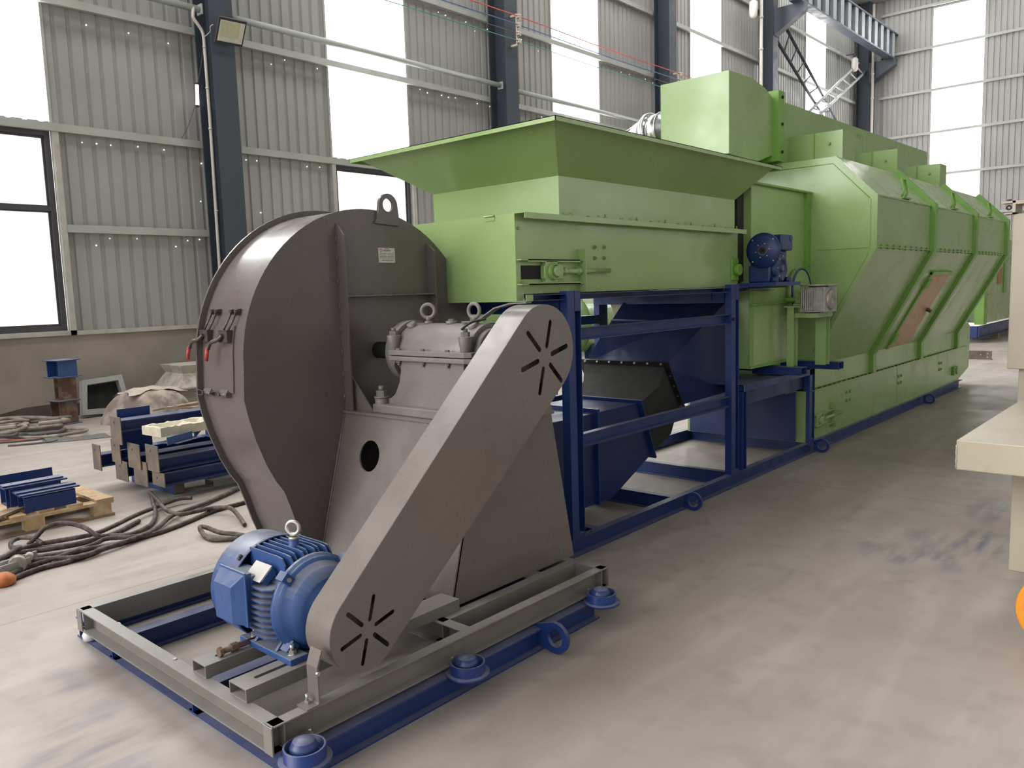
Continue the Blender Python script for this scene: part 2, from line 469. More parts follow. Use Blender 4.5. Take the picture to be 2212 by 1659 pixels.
YARD = paint('yard_concrete', (0.5, 0.48, 0.45), 0.9, 0.1, 0.4)

# ------------------------------------------------------------------ the hall
WX = -12.4
b = MB().box(WX-0.25, -9, -0.2, 9.0, 37.3, 0.0)
struct('floor', b, CONCRETE)
b = MB().box(-70, -70, -0.4, 70, 90, -0.22)
struct('ground', b, YARD)

def corrug(y0, y1, pitch=0.205):
    """plan outline (offset, along) of trapezoid ribs between y0 and y1"""
    pts = []; y = y0
    while y < y1-1e-6:
        for dy, dx in ((0, 0), (pitch*0.62, 0), (pitch*0.70, -0.028), (pitch*0.88, -0.028), (pitch*0.96, 0)):
            if y+dy < y1: pts.append((dx, y+dy))
        y += pitch
    pts.append((0, y1))
    return pts
def clad_panel(mb, y0, y1, z0, z1, axis='y'):
    P = corrug(y0, y1); n = len(P); v = []
    for z in (z0, z1):
        for dx, y in P:
            v.append((WX-0.05+dx, y, z) if axis == 'y' else (y, 37.05-dx, z))
    mb.add(v, [[i, i+1, n+i+1, n+i] for i in range(n-1)])

WALL_TOP = 13.2
OPEN = [(2.3, 4.37), (9.17, 11.02), (15.72, 17.62), (22.42, 24.34), (31.24, 33.2)]
wl = struct('wall_left', MB().box(WX-0.25, -9, 0, WX, 37.2, 1.17), RENDER)
cl = MB(); y = -9.0
for a, c in OPEN:
    clad_panel(cl, y, a-0.02, 1.17, WALL_TOP); y = c+0.02
clad_panel(cl, y, 37.0, 1.17, WALL_TOP)
for a, c in OPEN: clad_panel(cl, a-0.02, c+0.02, 4.02, 4.16)
struct('cladding', cl, CLAD, wl)
sh = MB()
for a, c in OPEN: sh.box(WX-0.075, a-0.03, 4.12, WX-0.065, c+0.03, WALL_TOP)
struct('daylight_sheet', sh, STRIP_LIGHT, wl)
jm = MB()
for a, c in OPEN:
    jm.box(WX-0.06, a-0.05, 4.12, WX-0.02, a-0.01, WALL_TOP); jm.box(WX-0.06, c+0.01, 4.12, WX-0.02, c+0.05, WALL_TOP)
struct('sheet_edge', jm, GIRT, wl)
# daylight through old screw holes under the girts
ph = MB()
for zg in (2.58, 3.93, 5.70, 7.34, 3.2):
    yy = 4.6
    while yy < 30:
        yy += random.choice((0.2, 0.2, 0.27, 0.4, 0.4, 0.9 if zg == 3.2 else 0.6))
        inside = any(a-0.1 < yy < c+0.1 for a, c in OPEN)
        if inside or random.random() < (0.7 if zg == 3.2 else 0.3): continue
        z = zg + random.uniform(-0.02, 0.02) - (0.12 if random.random() < 0.12 else 0)
        r = random.uniform(0.006, 0.011)
        ph.cyl((WX-0.052, yy, z), (WX-0.040, yy, z), r, n=6, smooth=False)
struct('screw_holes', ph, HOLE_LIGHT, wl)

# windows under the strips
for k, (a, c) in enumerate(OPEN[:3]):
    w = MB(); z0, z1 = 1.235, 4.02; t = 0.07
    w.plate([[(a, z0), (c, z0), (c, z1), (a, z1)],
             [(a+t, z0+t), (a+t, 2.92), (c-t, 2.92), (c-t, z0+t)],
             [(a+t, 2.98), (a+t, z1-t), (c-t, z1-t), (c-t, 2.98)]], lambda u, v, q: (q, u, v), WX-0.10, WX-0.03)
    wo_ = struct('window_%d' % (k+1), w, FRAME_W)
    struct('sash', MB().plate([[(a+t, z0+t), (c-t, z0+t), (c-t, z1-t), (a+t, z1-t)],
             [(a+t+.03, z0+t+.03), (a+t+.03, 2.90), (c-t-.03, 2.90), (c-t-.03, z0+t+.03)],
             [(a+t+.03, 3.0), (a+t+.03, z1-t-.03), (c-t-.03, z1-t-.03), (c-t-.03, 3.0)]], lambda u, v, q: (q, u, v), WX-0.09, WX-0.07), FRAME_W, wo_)
    struct('pane', MB().box(WX-0.084, a+t, z0+t, WX-0.078, c-t, 2.95), GLASS, wo_)
    struct('pane', MB().box(WX-0.084, a+t, 2.95, WX-0.078, c-t, z1-t), GLASS, wo_)
    tr = MB().box(WX-0.04, c+0.01, 1.17, WX+0.05, c+0.09, 4.02).box(WX-0.04, a-0.09, 1.17, WX+0.05, a-0.01, 4.02)
    struct('window_trim', tr, SILL, wo_)
b = MB().box(WX-0.05, -9, 1.17, WX+0.05, 4.46, 1.235).box(WX-0.05, 4.46, 1.165, WX+0.045, 37, 1.225)
struct('trim_1', b, SILL)
# girts: channels on the inside of the sheets
n = 2
for z, segs in ((2.68, [(4.46, 9.08), (11.12, 15.6)]), (4.07, [(-9, 37)]), (5.80, [(-9, 37)]), (7.48, [(-9, 37)]), (9.15, [(-9, 37)]), (10.85, [(-9, 37)])):
    for a, c in segs:
        g = MB().prism(c_prof(WX-0.015, WX+0.06, z-0.055, z+0.055, 0.006, -1), 'y', a, c)
        struct('trim_%d' % n, g, GIRT); n += 1

# end wall
we = struct('wall_back', MB().box(WX, 37.0, 0, 9, 37.25, 1.0), RENDER)
cl = MB(); clad_panel(cl, WX, -9.5, 1.0, WALL_TOP, 'x'); clad_panel(cl, -7.65, 9, 1.0, WALL_TOP, 'x'); clad_panel(cl, -9.5, -7.65, 12.45, WALL_TOP, 'x')
struct('cladding', cl, CLAD, we)
struct('daylight_sheet', MB().box(-9.53, 37.07, 1.0, -7.62, 37.08, 12.47), STRIP_LIGHT, we)
for z in (2.45, 4.15, 5.85, 7.55, 9.25, 10.95, 12.6):
    g = MB().prism([(36.94, z-0.05), (37.015, z-0.05), (37.015, z+0.05), (36.94, z+0.05)], 'x', -11.5, 9)
    struct('trim_%d' % n, g, GIRT); n += 1
# right-hand wall with a wide open gateway further down the hall
wr = MB().box(9.0, -3, 0, 9.25, 14.5, WALL_TOP).box(9.0, 24, 0, 9.25, 37.2, WALL_TOP).box(9.0, 14.5, 8.5, 9.25, 24, WALL_TOP)
wro = struct('wall_right', wr, CLAD)
for y in (-1.5, 5.3, 12.1, 26.5):
    struct('daylight_sheet', MB().box(8.98, y, 2.0, 8.995, y+1.9, WALL_TOP), STRIP_SIDE, wro)

# roof, with unseen glowing strips added to light the hall from upper left
cr = struct('ceiling', MB().box(WX-0.3, -9, WALL_TOP, 9.3, 37.3, WALL_TOP+0.1), CLAD)
sk_ = MB()
for x0, x1 in ((-11.2, -9.2), (-7.2, -5.2)): sk_.box(x0, -8, WALL_TOP-0.03, x1, 36, WALL_TOP-0.01)
struct('added_glow_strip', sk_, ROOF_GLOW, cr)

# steel columns along the left wall
for yc in (6.765, 13.55, 20.35, 27.1, 36.62):
    c = MB().prism(h_vert(-12.06, yc, 0.48, 0.39, 0.016, 0.012, 'x'), 'z', 0, WALL_TOP)
    o = struct('steel_column', c, COLUMN)
    bp = MB().box(-12.36, yc-0.25, 0, -11.72, yc+0.25, 0.025)
    struct('base_plate', bp, COLUMN, o)

# tie pipes between the columns
for k, (a, c, z, lab) in enumerate(((1.0, 6.52, 6.03, 'pale round tie pipe left of the column with the floodlight'),
                              (6.95, 13.36, 6.03, 'long pale tie pipe between the floodlight column and the next column'),
                              (13.72, 20.16, 6.0, 'pale tie pipe behind the hopper, right of the second column'))):
    p = thing('tie_pipe', lab, 'pipe', (-12.0, (a+c)/2, z-0.055), 'tie pipes along the wall')
    add('pipe', MB().cyl((-12.0, a+0.02, z), (-12.0, c-0.02, z), 0.052, n=18), STEELPIPE, p)
    e = MB().box(-12.07, a-0.012, z-0.075, -11.93, a+0.012, z+0.075).box(-12.07, c-0.012, z-0.075, -11.93, c+0.012, z+0.075)
    add('end_plate', e, STEELPIPE, p)

# floodlight on the first column
fl = thing('floodlight', 'black floodlight with a yellowish panel fixed high on a dark column', 'lamp', (-11.75, 6.82, 5.5))
R = Matrix.Rotation(rad(33), 3, 'Y') @ Matrix.Rotation(rad(2), 3, 'X')
cF = Vector((-11.62, 6.79, 5.68))
add('housing', MB().obox(cF, (0.05, 0.46, 0.39), R), BLACKM, fl, 0.01)
add('reflector', MB().obox(cF + R @ Vector((0.027, 0, 0)), (0.006, 0.40, 0.31), R), LAMPW, fl)
add('lamp_panel', MB().obox(cF + R @ Vector((0.031, -0.03, 0.03)), (0.006, 0.31, 0.23), R), LAMP, fl)
add('bracket', MB().box(-11.82, 6.72, 5.64, -11.64, 6.86, 5.67), BLACKM, fl)
add('lead', MB().tube(spline([(-11.78, 6.60, 5.78), (-11.80, 6.56, 5.74), (-11.83, 6.57, 5.68), (-11.93, 6.53, 5.62)]), 0.007, 6), PVC, fl)

cp = thing('conduit_pipe', 'pale bent conduit pipe running down the left flank of the floodlight column', 'pipe', (-11.95, 6.51, 0.0))
path = spline([(-11.97, 6.40, 6.03), (-11.95, 6.378, 5.93), (-11.95, 6.385, 5.86), (-11.95, 6.495, 5.72), (-11.95, 6.523, 5.62), (-11.95, 6.526, 5.45)], 6) + [Vector((-11.95, 6.53, 4.4)), Vector((-11.95, 6.511, 2.0)), Vector((-11.95, 6.50, 0.0))]
add('pipe', MB().tube(path, 0.024, 12), PVC, cp)
cj = MB()
for z in (5.47, 4.86, 4.25, 3.0): cj.cyl((-11.95, 6.525, z-0.012), (-11.95, 6.525, z+0.012), 0.030, n=12)
add('clip', cj, PVC, cp)
solo('hanging_wire', MB().tube(spline([(-11.96, 6.53, 5.55), (-12.15, 6.545, 5.2), (-12.22, 6.515, 4.98), (-12.25, 6.46, 4.65), (-12.29, 6.33, 4.30), (-12.33, 6.24, 4.13)]), 0.006, 6), CABLE,
     'thin loose wire hanging beside the bright slit near the floodlight column', 'wire', (-12.3, 6.24, 4.13))
t_ = thing('daylight_slit', 'short bright slit of daylight in the cladding beside the floodlight column', 'lamp', (-12.2, 6.5, 4.62))  # gap of daylight in the cladding, shaped as a glowing capped tube
add('tube', MB().cyl((-12.2, 6.475, 4.64), (-12.2, 6.49, 4.95), 0.026, n=12), emit('slit_daylight', (1, 0.97, 1.0), 4.0), t_)
add('cap', MB().cyl((-12.2, 6.49, 4.95), (-12.2, 6.492, 4.98), 0.028, n=12).cyl((-12.2, 6.473, 4.615), (-12.2, 6.475, 4.64), 0.028, n=12), FRAME_W, t_)
for x, y, lab in ((-11.8, 25.92, 'tall pale conduit beside the column left of the lattice bracing'), (-11.62, 36.35, 'tall pale conduit beside the corner column')):
    cp = thing('conduit_pipe', lab, 'pipe', (x, y, 0), None)
    add('pipe', MB().cyl((x, y, 0), (x, y, 13), 0.055, n=12), PVC, cp)
    k = MB()
    for z in (9.2, 10.2): k.cyl((x, y, z-.03), (x, y, z+.03), 0.07, n=12)
    add('clip', k, PVC, cp)
for x, y, z, lab in ((-11.9, 25.55, 10.1, 'white lamp bulb hanging left of the conduit near the lattice bracing'), (-11.9, 35.0, 10.1, 'white lamp bulb hanging beside the dark corner column')):
    q = thing('pendant_bulb', lab, 'lamp', (x, y, z), 'hanging bulbs by the wall')
    add('bulb', MB().lathe([(0.0, 0), (0.09, 0.03), (0.12, 0.10), (0.13, 0.18), (0.13, 0.50), (0.06, 0.56)], (x, y, z), (0, 0, 1), 14), LAMPW, q)
    add('socket', MB().cyl((x, y, z+0.55), (x, y, z+0.72), 0.06, n=12).box(x-0.35, y-0.02, z+0.70, x+0.02, y+0.02, z+0.74), BLACKM, q)

# insulated conductor lines
for z, m, lab, r in ((7.41, REDWIRE, 'red power line running past the columns', 0.012), (7.235, BLUEWIRE, 'blue power line just below the red one', 0.012), (7.06, CABLE, 'thin black power line between the blue and green ones', 0.006), (6.905, GREENWIRE, 'green power line, lowest of the four', 0.010)):
    solo('power_line', MB().tube(spline([(-11.6, 6.0, z), (-11.6, 9.9, z-0.035), (-11.6, 13.55, z), (-11.6, 17.0, z-0.03), (-11.6, 20.35, z), (-11.6, 24, z-0.03), (-11.6, 27.1, z)]), r, 6), m, lab, 'cable', (-11.6, 16, z-0.05), 'power lines on insulators')
for y, lab in ((13.55, 'insulator rack on the second column'), (20.35, 'insulator rack on the third column, beside the green duct box')):
    q = thing('insulator_rack', lab, 'insulator', (-11.6, y, 6.8), 'insulator racks')
    add('bar', MB().box(-11.66, y-0.025, 6.84, -11.63, y+0.025, 7.47).box(-11.85, y-0.02, 7.43, -11.63, y+0.02, 7.47).box(-11.85, y-0.02, 6.82, -11.63, y+0.02, 6.86), PORC, q)
    for z in (7.41, 7.235, 7.06, 6.905):
        add('insulator', MB().lathe([(0.02, -0.04), (0.05, -0.035), (0.05, -0.015), (0.028, 0), (0.05, 0.015), (0.05, 0.035), (0.02, 0.04)], (-11.6, y, z), (0, 0, 1), 14), PORC, q)

# crane runway girder in the far corner
g = thing('crane_girder', 'long dark runway girder with pale stiffeners high in the far corner', 'girder', (-11.0, 31.5, 10.5))
add('flange', MB().box(-11.17, 26.6, 10.70, -10.83, 37.0, 10.76).box(-11.17, 26.6, 11.70, -10.83, 37.0, 11.76), COLUMN, g)
add('web', MB().box(-11.01, 26.6, 10.76, -10.99, 37.0, 11.70), COLUMN, g)
for k in range(14):
    y = 26.9 + k*0.74
    add('stiffener', MB().box(-10.99, y-0.16, 10.76, -10.86, y+0.16, 11.70), paint('stiffener_grey', (0.22, 0.24, 0.26), 0.5) if k == 0 else bpy.data.materials['stiffener_grey'], g)
for yc in (27.1, 36.62):
    add('corbel', MB().prism([(-11.82, 9.95), (-11.80, 9.85), (-10.8, 10.45), (-10.8, 10.70), (-11.82, 10.70)], 'y', yc-0.16, yc+0.16), COLUMN, g)
# lattice bracing
def lattice(name, lab, a0, a1, b0, b1, m, nr):
    q = thing(name, lab, 'bracing', ((-12.0), (a0[0]+a1[0])/2, min(a1[1], b1[1])), 'lattice braces in the corner')
    P = lambda p: Vector((-12.0 if len(p) < 3 else p[2], p[0], p[1]))
    for s, e in ((a0, a1), (b0, b1)):
        add('rail', MB().tube([P(s), P(e)], 0.055, 6), m, q)
    for i in range(nr):
        t = (i+0.4)/nr
        add('rung', MB().tube([P(a0).lerp(P(a1), t), P(b0).lerp(P(b1), t)], 0.03, 6), m, q)
lattice('lattice_brace', 'dark ladder-like brace leaning right in the far corner', (27.75, 10.75), (34.4, 7.35), (27.4, 9.95), (33.1, 7.35), COLUMN, 10)
lattice('lattice_brace', 'pale ladder-like brace rising right to the corner column', (35.7, 10.6), (29.4, 7.4, -11.9), (36.6, 10.4), (30.4, 7.45, -11.9), STEELPIPE, 8)

# a tree outside the left window, glare painted into its pale leaves
tr = thing('tree', 'pale glare-washed tree outside the lower left window', 'tree', (-24, 5.6, -0.22))
tm = MB()
rr = random.Random(3)
for i in range(260):
    a = rr.uniform(0, 2*pi); h = rr.random(); rad_ = 1.7*math.sqrt(rr.random())*(1-0.35*h)
    c = Vector((-24+rad_*cos(a), 6.2+rad_*sin(a), 0.3+2.6*h))
    M = Matrix.Rotation(rr.uniform(0, 6), 3, 'Z') @ Matrix.Rotation(rr.uniform(0, 3), 3, 'X')
    tm.add([c+M @ Vector(v) for v in ((-.22, 0, 0), (0, .1, 0), (.22, 0, 0), (0, -.1, .03))], [[0, 1, 2, 3]])
add('foliage', tm, LEAF, tr)
add('trunk', MB().cyl((-24, 6.2, -0.22), (-24, 6.2, 1.5), 0.12, 0.07), WOOD_D, tr)

# ------------------------------------------------------------------ fan skid (blue)
skid = thing('skid_frame', 'low blue steel skid of flanged beams lying on the floor under the grey fan', 'frame', (-3.1, 2.2, 0))
for x in (-4.053, -3.68, -2.93, -2.242):
    add('beam', MB().prism(i_prof(x, 0, 0.100, 0.070, 0.008, 0.007), 'y', 1.35, 3.06), BLUE, skid)
def ibeam_x(y, x0, x1):
    pr_ = [(p[0], p[1]) for p in i_prof(y, 0, 0.100, 0.070, 0.008, 0.007)]
    v = MB(); v.prism(pr_, 'x', x0, x1); return v
for y in (1.386, 3.024):
    add('cross_beam', ibeam_x(y, -4.018, -2.277), BLUE, skid)
def lug(xc, y, zc, R, r, x_in, t=0.02):
    out = [(x_in, zc-R*0.72), (xc-0.02, zc-R)] + [(xc+R*cos(a), zc+R*sin(a)) for a in [(-80+i*10)*pi/180 for i in range(17)]] + [(xc-0.01, zc+R), (x_in, zc+R*0.55)]
    hole = circ(xc, zc, r, 20)
    return MB().plate([out, hole[::-1]], lambda u, v, w: (u, w, v), y-t/2, y+t/2)
add('lifting_lug', lug(-2.135, 2.63, 0.074, 0.070, 0.042, -2.245), BLUE, skid, 0.002)
for x, y in ((-2.172, 1.36), (-2.172, 2.115), (-2.172, 3.03)):
    cup = MB().lathe([(0.0, 0.098), (0.088, 0.098), (0.088, 0.108), (0.070, 0.108), (0.070, 0.150), (0.063, 0.150), (0.063, 0.112), (0.0, 0.112)], (x, y, 0), (0, 0, 1), 28)
    c = add('isolator_cup', cup, BLUE, skid)
    dome = MB().lathe([(0.050, 0.112), (0.047, 0.150), (0.036, 0.172), (0.015, 0.180), (0.0, 0.181)], (x-0.004, y, -0.006), (0, 0, 1), 24)
    add('isolator_dome', dome, BLUE, c)

# ------------------------------------------------------------------ the grey fan
fan = thing('centrifugal_fan', 'large grey centrifugal fan with belt guard and blue motor', 'fan', (-3.07, 2.25, 0.108))
Z0, Z1 = 0.110, 0.210
bs = MB()
bs.prism(c_prof(-3.885, -3.835, Z0, Z1, 0.006, -1), 'y', 1.30, 3.20)
bs.prism(c_prof(-2.30, -2.25, Z0, Z1, 0.006, 1), 'y', 1.30, 3.20)
fr = [(p[0], p[1]) for p in c_prof(1.29, 1.345, Z0, Z1, 0.006, -1)]
bs.prism(fr, 'x', -3.88, -2.255)
bs.prism([(p[0], p[1]) for p in c_prof(3.15, 3.20, Z0, Z1, 0.006, 1)], 'x', -3.88, -2.255)
bs.prism(c_prof(-2.475, -2.42, Z0, Z1, 0.006, -1), 'y', 2.22, 3.15)
bs.prism([(p[0], p[1]) for p in c_prof(2.205, 2.26, Z0, Z1, 0.006, -1)], 'x', -3.50, -2.30)
bs.box(-2.30, 1.288, Z0, -2.248, 1.295, Z1).box(-3.887, 1.288, Z0, -3.835, 1.295, Z1).box(-2.30, 3.195, Z0, -2.248, 3.202, Z1)
base = add('base_frame', bs, BASEG, fan, 0.0015)
bt = MB()
for y in (1.44, 2.12, 3.05): bt.hexnut((-2.262, y, Z0+0.006), (0, 0, 1), 0.012, 0.012, 0.012)
bt.hexnut((-3.0, 1.33, Z1), (0, 0, 1), 0.008, 0.005)
add('anchor_bolt', bt, ZINC, base)
# motor slide rails (hollow, slotted)
for x0, x1 in ((-2.845, -2.745), (-2.575, -2.46)):
    r = MB().plate(box_tube(x0, x1, 0.210, 0.260, 0.005), lambda u, v, w: (u, w, v), 1.325, 2.36)
    xc = (x0+x1)/2
    ro = add('slide_rail', r, BASEG, fan, 0.001)
    add('slot', MB().prism(slot2d(xc, 1.50, pi/2, -0.10, 0.04, 0.009), 'z', 0.2602, 0.2606), DARK, ro)
tb = add('tension_bolt', MB().cyl((-2.775, 1.41, 0.278), (-2.775, 1.56, 0.278), 0.010, n=12).hexnut((-2.775, 1.41, 0.278), (0, -1, 0), 0.019, 0.014).hexnut((-2.775, 1.445, 0.278), (0, 1, 0), 0.017, 0.028), RUST, fan)

# scroll housing
CY, CZ, RR = 2.773, 1.282, 0.778
out = []
for a in range(-24, 181, 4): out.append((CY+RR*cos(rad(a)), CZ+RR*sin(rad(a))))
crease = len(out)+5
out += [(1.990, 1.200), (1.985, 1.120), (2.000, 1.040), (2.032, 0.920), (2.082, 0.786), (2.125, 0.700), (2.170, 0.634), (2.204, 0.537), (2.238, 0.425), (2.300, 0.262), (2.36, 0.222), (3.50, 0.222), (3.50, 0.70)]
vol = MB()
nO = len(out)
sm_side = [True]*nO
for i in range(crease+1, nO): sm_side[i] = False
v = [(-3.90, p[0], p[1]) for p in out] + [(-3.50, p[0], p[1]) for p in out]
vol.add(v, [[i, (i+1) % nO, nO+(i+1) % nO, nO+i] for i in range(nO)], sm_side)
def grown(d):
    q = []
    for i, p in enumerate(out):
        a = Vector(out[i-1]); b = Vector(out[(i+1) % nO]); t = (b-a).normalized(); q.append((p[0]+t.y*d, p[1]-t.x*d))
    return q
house = add('scroll_housing', vol, GREY, fan)
side = add('side_plate', MB().prism(grown(0.004), 'x', -3.502, -3.494), GREY, fan)
add('side_plate', MB().prism(grown(0.030), 'x', -3.912, -3.900), GREY, fan)
def rib(y, z0, z1, sl):
    return MB().prism([(-3.494, z0), (-3.43, z0), (-3.43, z1-sl), (-3.494, z1)], 'y', y-0.004, y+0.004)
add('rib', rib(2.572, 0.98, 1.985, 0.07), GREY, side)
add('rib', rib(3.205, 0.98, 1.895, 0.05), GREY, side)
add('rib', MB().box(-3.494, 2.576, 1.597, -3.43, 3.201, 1.605), GREY, side)
wl_ = MB()
for z in (1.05, 1.17, 1.29, 1.41, 1.53, 1.66, 1.78, 1.88): wl_.tube([(-3.492, 2.565, z), (-3.492, 2.565, z+0.035)], 0.004, 6)
for y in (2.75, 2.9, 3.05): wl_.tube([(-3.492, y, 1.607), (-3.492, y+0.04, 1.607)], 0.004, 6)
add('weld_bead', wl_, GREY, side)
lp = [(2.845, 2.005), (2.985, 1.99), (2.976, 2.085)] + [(2.912+0.068*cos(rad(a)), 2.092+0.068*sin(rad(a))) for a in range(15, 181, 15)] + [(2.846, 2.07)]
lp = [(2.822, 1.995), (2.990, 1.985), (2.992, 2.005)] + lp[2:] + [(2.842, 2.015)]
lp = [(2.822, 1.99), (2.992, 1.98), (2.990, 2.01)] + [(2.915+0.066*cos(rad(a)), 2.088+0.066*sin(rad(a))) for a in range(0, 181, 12)] + [(2.836, 2.012)]
add('lifting_lug', MB().plate([lp, circ(2.913, 2.092, 0.036, 18)[::-1]], lambda u, v, w: (w, u, v), -3.494, -3.476), GREY, fan, 0.002)
npl = add('nameplate', MB().box(-3.494, 2.842, 1.778, -3.490, 2.957, 1.859), LABELM, fan, label='silver maker plate with a red emblem')
em = MB().prism(circ(2.860, 1.846, 0.0085, 16), 'x', -3.490, -3.4893)
add('emblem', em, RED, npl)
add('emblem_centre', MB().prism([(2.853, 1.842), (2.867, 1.842), (2.860, 1.852)], 'x', -3.4893, -3.4889), LABELM, npl)
add('red_stripe', MB().box(-3.490, 2.880, 1.8525, -3.4893, 2.918, 1.8555), RED, npl)
tx = MB(); rr = random.Random(5)
def glyphs(mb, y0, y1, z, h, step):
    y = y0
    while y < y1:
        w = step*rr.uniform(.55, .8)
        mb.box(-3.490, y, z, -3.4894, y+w*.25, z+h); mb.box(-3.490, y, z+h*.75, -3.4894, y+w, z+h); mb.box(-3.490, y, z+h*.3, -3.4894, y+w, z+h*.5)
        y += step
glyphs(tx, 2.876, 2.93, 1.840, 0.008, 0.011)
for k, z in enumerate((1.828, 1.8195, 1.811, 1.8025)):
    glyphs(tx, 2.850, 2.895, z, 0.0035, 0.006); glyphs(tx, 2.903, 2.948, z, 0.0035, 0.006)
glyphs(tx, 2.866, 2.945, 1.788, 0.006, 0.009)
add('lettering', tx, INK, npl)
rv = MB()
for y in (2.847, 2.952):
    for z in (1.783, 1.854): rv.cyl((-3.491, y, z), (-3.487, y, z), 0.0025, n=8)
add('rivet', rv, ZINC, npl)

# inspection door on the scroll, two toggle clamps, two hinges
def on_scroll(z, d=0.0):
    """y of the scroll's front surface at height z, lifted by d"""
    best = None
    for i in range(len(out)-1):
        a, b = out[i], out[i+1]
        if a[0] < CY and b[0] < CY and (a[1]-z)*(b[1]-z) <= 0 and a[1] != b[1]:
            t = (z-a[1])/(b[1]-a[1]); y = a[0]+t*(b[0]-a[0])
            best = y if best is None else min(best, y)
    return best-d
zs = [1.147+(1.475-1.147)*i/12 for i in range(13)]
dm = MB()
dv = [(x, on_scroll(z, d), z) for d in (0.0, 0.007) for x in (-3.868, -3.588) for z in zs]
f = []
for i in range(12):
    f += [[26+i, 27+i, 39+1+i, 39+i], [i, 13+i, 14+i, i+1], [i, i+1, 27+i, 26+i], [13+i, 39+i, 40+i, 14+i]]
f += [[0, 26, 39, 13], [12, 25, 51, 38]]
dm.add(dv, f)
door = add('inspection_door', dm, GREY, fan, label='small door on the scroll with two red-tipped clamps')
for xh in (-3.825, -3.665):
    y = on_scroll(1.143, 0.014)
    h = MB().cyl((xh-0.045, y, 1.138), (xh+0.045, y, 1.138), 0.011, n=12).cyl((xh+0.03, y-0.002, 1.138), (xh+0.046, y-0.002, 1.138), 0.015, n=12)
    h.sheet([(y+0.012, 1.165), (y-0.004, 1.15), (y-0.012, 1.138)], 'x', xh-0.04, xh+0.03, 0.003)
    hh = add('hinge', h, GREY, door)
    add('hinge_ring', MB().tube([(xh-0.045+0.045*cos(a)-0.02, y-0.013, 1.138+0.013*sin(a)) for a in [i*pi/6 for i in range(12)]], 0.003, 6, closed=True), INK, door)
CLAMP = paint('clamp_steel', (0.10, 0.085, 0.08), 0.4, 0.15, 20, metallic=0.7)
for xh in (-3.815, -3.625):
    y = lambda z, d: on_scroll(z, d)
    c = MB()
    c.box(xh-0.005, y(1.545, 0), 1.528, xh+0.06, y(1.545, 0.018), 1.556)
    for k in (0.0, 0.045): c.cyl((xh+k+0.005, y(1.535, 0.022), 1.535), (xh+k-0.03, y(1.44, 0.03), 1.44), 0.0045, n=8); c.hexnut((xh+k+0.007, y(1.545, 0.02), 1.545), (0, -1, 0), 0.011, 0.012)
    c.box(xh-0.055, y(1.44, 0.008), 1.395, xh+0.025, y(1.44, 0.038), 1.455)
    c.tube(spline([(xh-0.012, y(1.43, 0.04), 1.43), (xh-0.04, y(1.42, 0.05), 1.408), (xh-0.095, y(1.40, 0.055), 1.392), (xh-0.112, y(1.38, 0.058), 1.362)], 5), 0.010, 8)
    k = add('toggle_clamp', c, CLAMP, door)
    add('clamp_grip', MB().cyl((xh-0.112, y(1.365, 0.058), 1.370), (xh-0.122, y(1.32, 0.06), 1.305), 0.0095, n=10), RED, door, label='red grip of the toggle clamp')

# pedestal
py0 = lambda z: 2.352 + (z-0.21)*0.272
py1 = lambda z: 3.245 - (z-0.21)*0.205
ZT = 0.985
def fpl(u, v, w): return (u, py0(v)+w, v)
pd = MB().plate([[(-3.494, 0.21), (-2.50, 0.21), (-2.50, ZT), (-3.494, ZT)], circ(-3.235, 0.785, 0.078, 26)[::-1]], fpl, 0.0, 0.008)
pd.plate([[(py0(.21), .21), (py1(.21), .21), (py1(ZT), ZT), (py0(ZT), ZT)]], lambda u, v, w: (w, u, v), -2.508, -2.50)
pd.plate([[(-3.494, 0.21), (-2.508, 0.21), (-2.508, ZT), (-3.494, ZT)]], lambda u, v, w: (u, py1(v)+w, v), -0.008, 0.0)
pd.box(-3.494, py0(ZT)-0.012, ZT, -2.49, py1(ZT)+0.012, ZT+0.012)
ped = add('pedestal', pd, GREY_M, fan)
add('gusset', MB().prism([(-3.494, ZT+0.012), (-3.30, ZT+0.012), (-3.494, 1.20)], 'y', 2.60, 2.608), GREY_M, ped)
add('weld_bead', MB().tube([(-3.492, py0(z)-0.003, z) for z in (0.22, 0.4, 0.6, 0.8, 0.98)], 0.004, 6), GREY_M, ped)

# bearing housing
ZB = ZT+0.012
lower = [(-3.27, ZB), (-2.46, ZB), (-2.46, ZB+0.065), (-2.53, ZB+0.07), (-2.60, ZB+0.10), (-2.645, ZB+0.16), (-2.66, ZB+0.22), (-2.66, 1.285), (-3.115, 1.285), (-3.115, ZB+0.22), (-3.13, ZB+0.16), (-3.165, ZB+0.10), (-3.20, ZB+0.075), (-3.27, ZB+0.065)]
bb = MB().prism(lower, 'y', 2.64, 2.98)
bb.box(-3.285, 2.585, ZB, -2.45, 3.035, ZB+0.045)
bb.cyl((-3.255, 2.625, ZB+0.02), (-3.255, 2.625, ZB+0.075), 0.036, n=18).cyl((-2.50, 2.625, ZB+0.02), (-2.50, 2.625, ZB+0.075), 0.036, n=18)
flg = [(-3.185, 2.635), (-3.165, 2.612), (-2.63, 2.612), (-2.60, 2.635), (-2.60, 3.0), (-3.185, 3.0)]
bb.prism(flg, 'z', 1.268, 1.293); 
hs = add('bearing_housing', bb, CAST, fan, 0.006)
top = MB().prism(flg, 'z', 1.297, 1.322)
half = [(2.81+0.150*cos(rad(a)), 1.30+0.150*sin(rad(a))) for a in range(0, 181, 9)]
top.prism(half, 'x', -3.155, -2.64, smooth=True)
top.cyl((-3.22, 2.81, 1.30), (-3.155, 2.81, 1.30), 0.125, 0.150, 30)
for x in (-3.172, -2.655):
    top.cyl((x, 2.655, 1.32), (x, 2.655, 1.395), 0.027, 0.036, 16)
add('housing_cap', top, CAST, hs, 0.003)
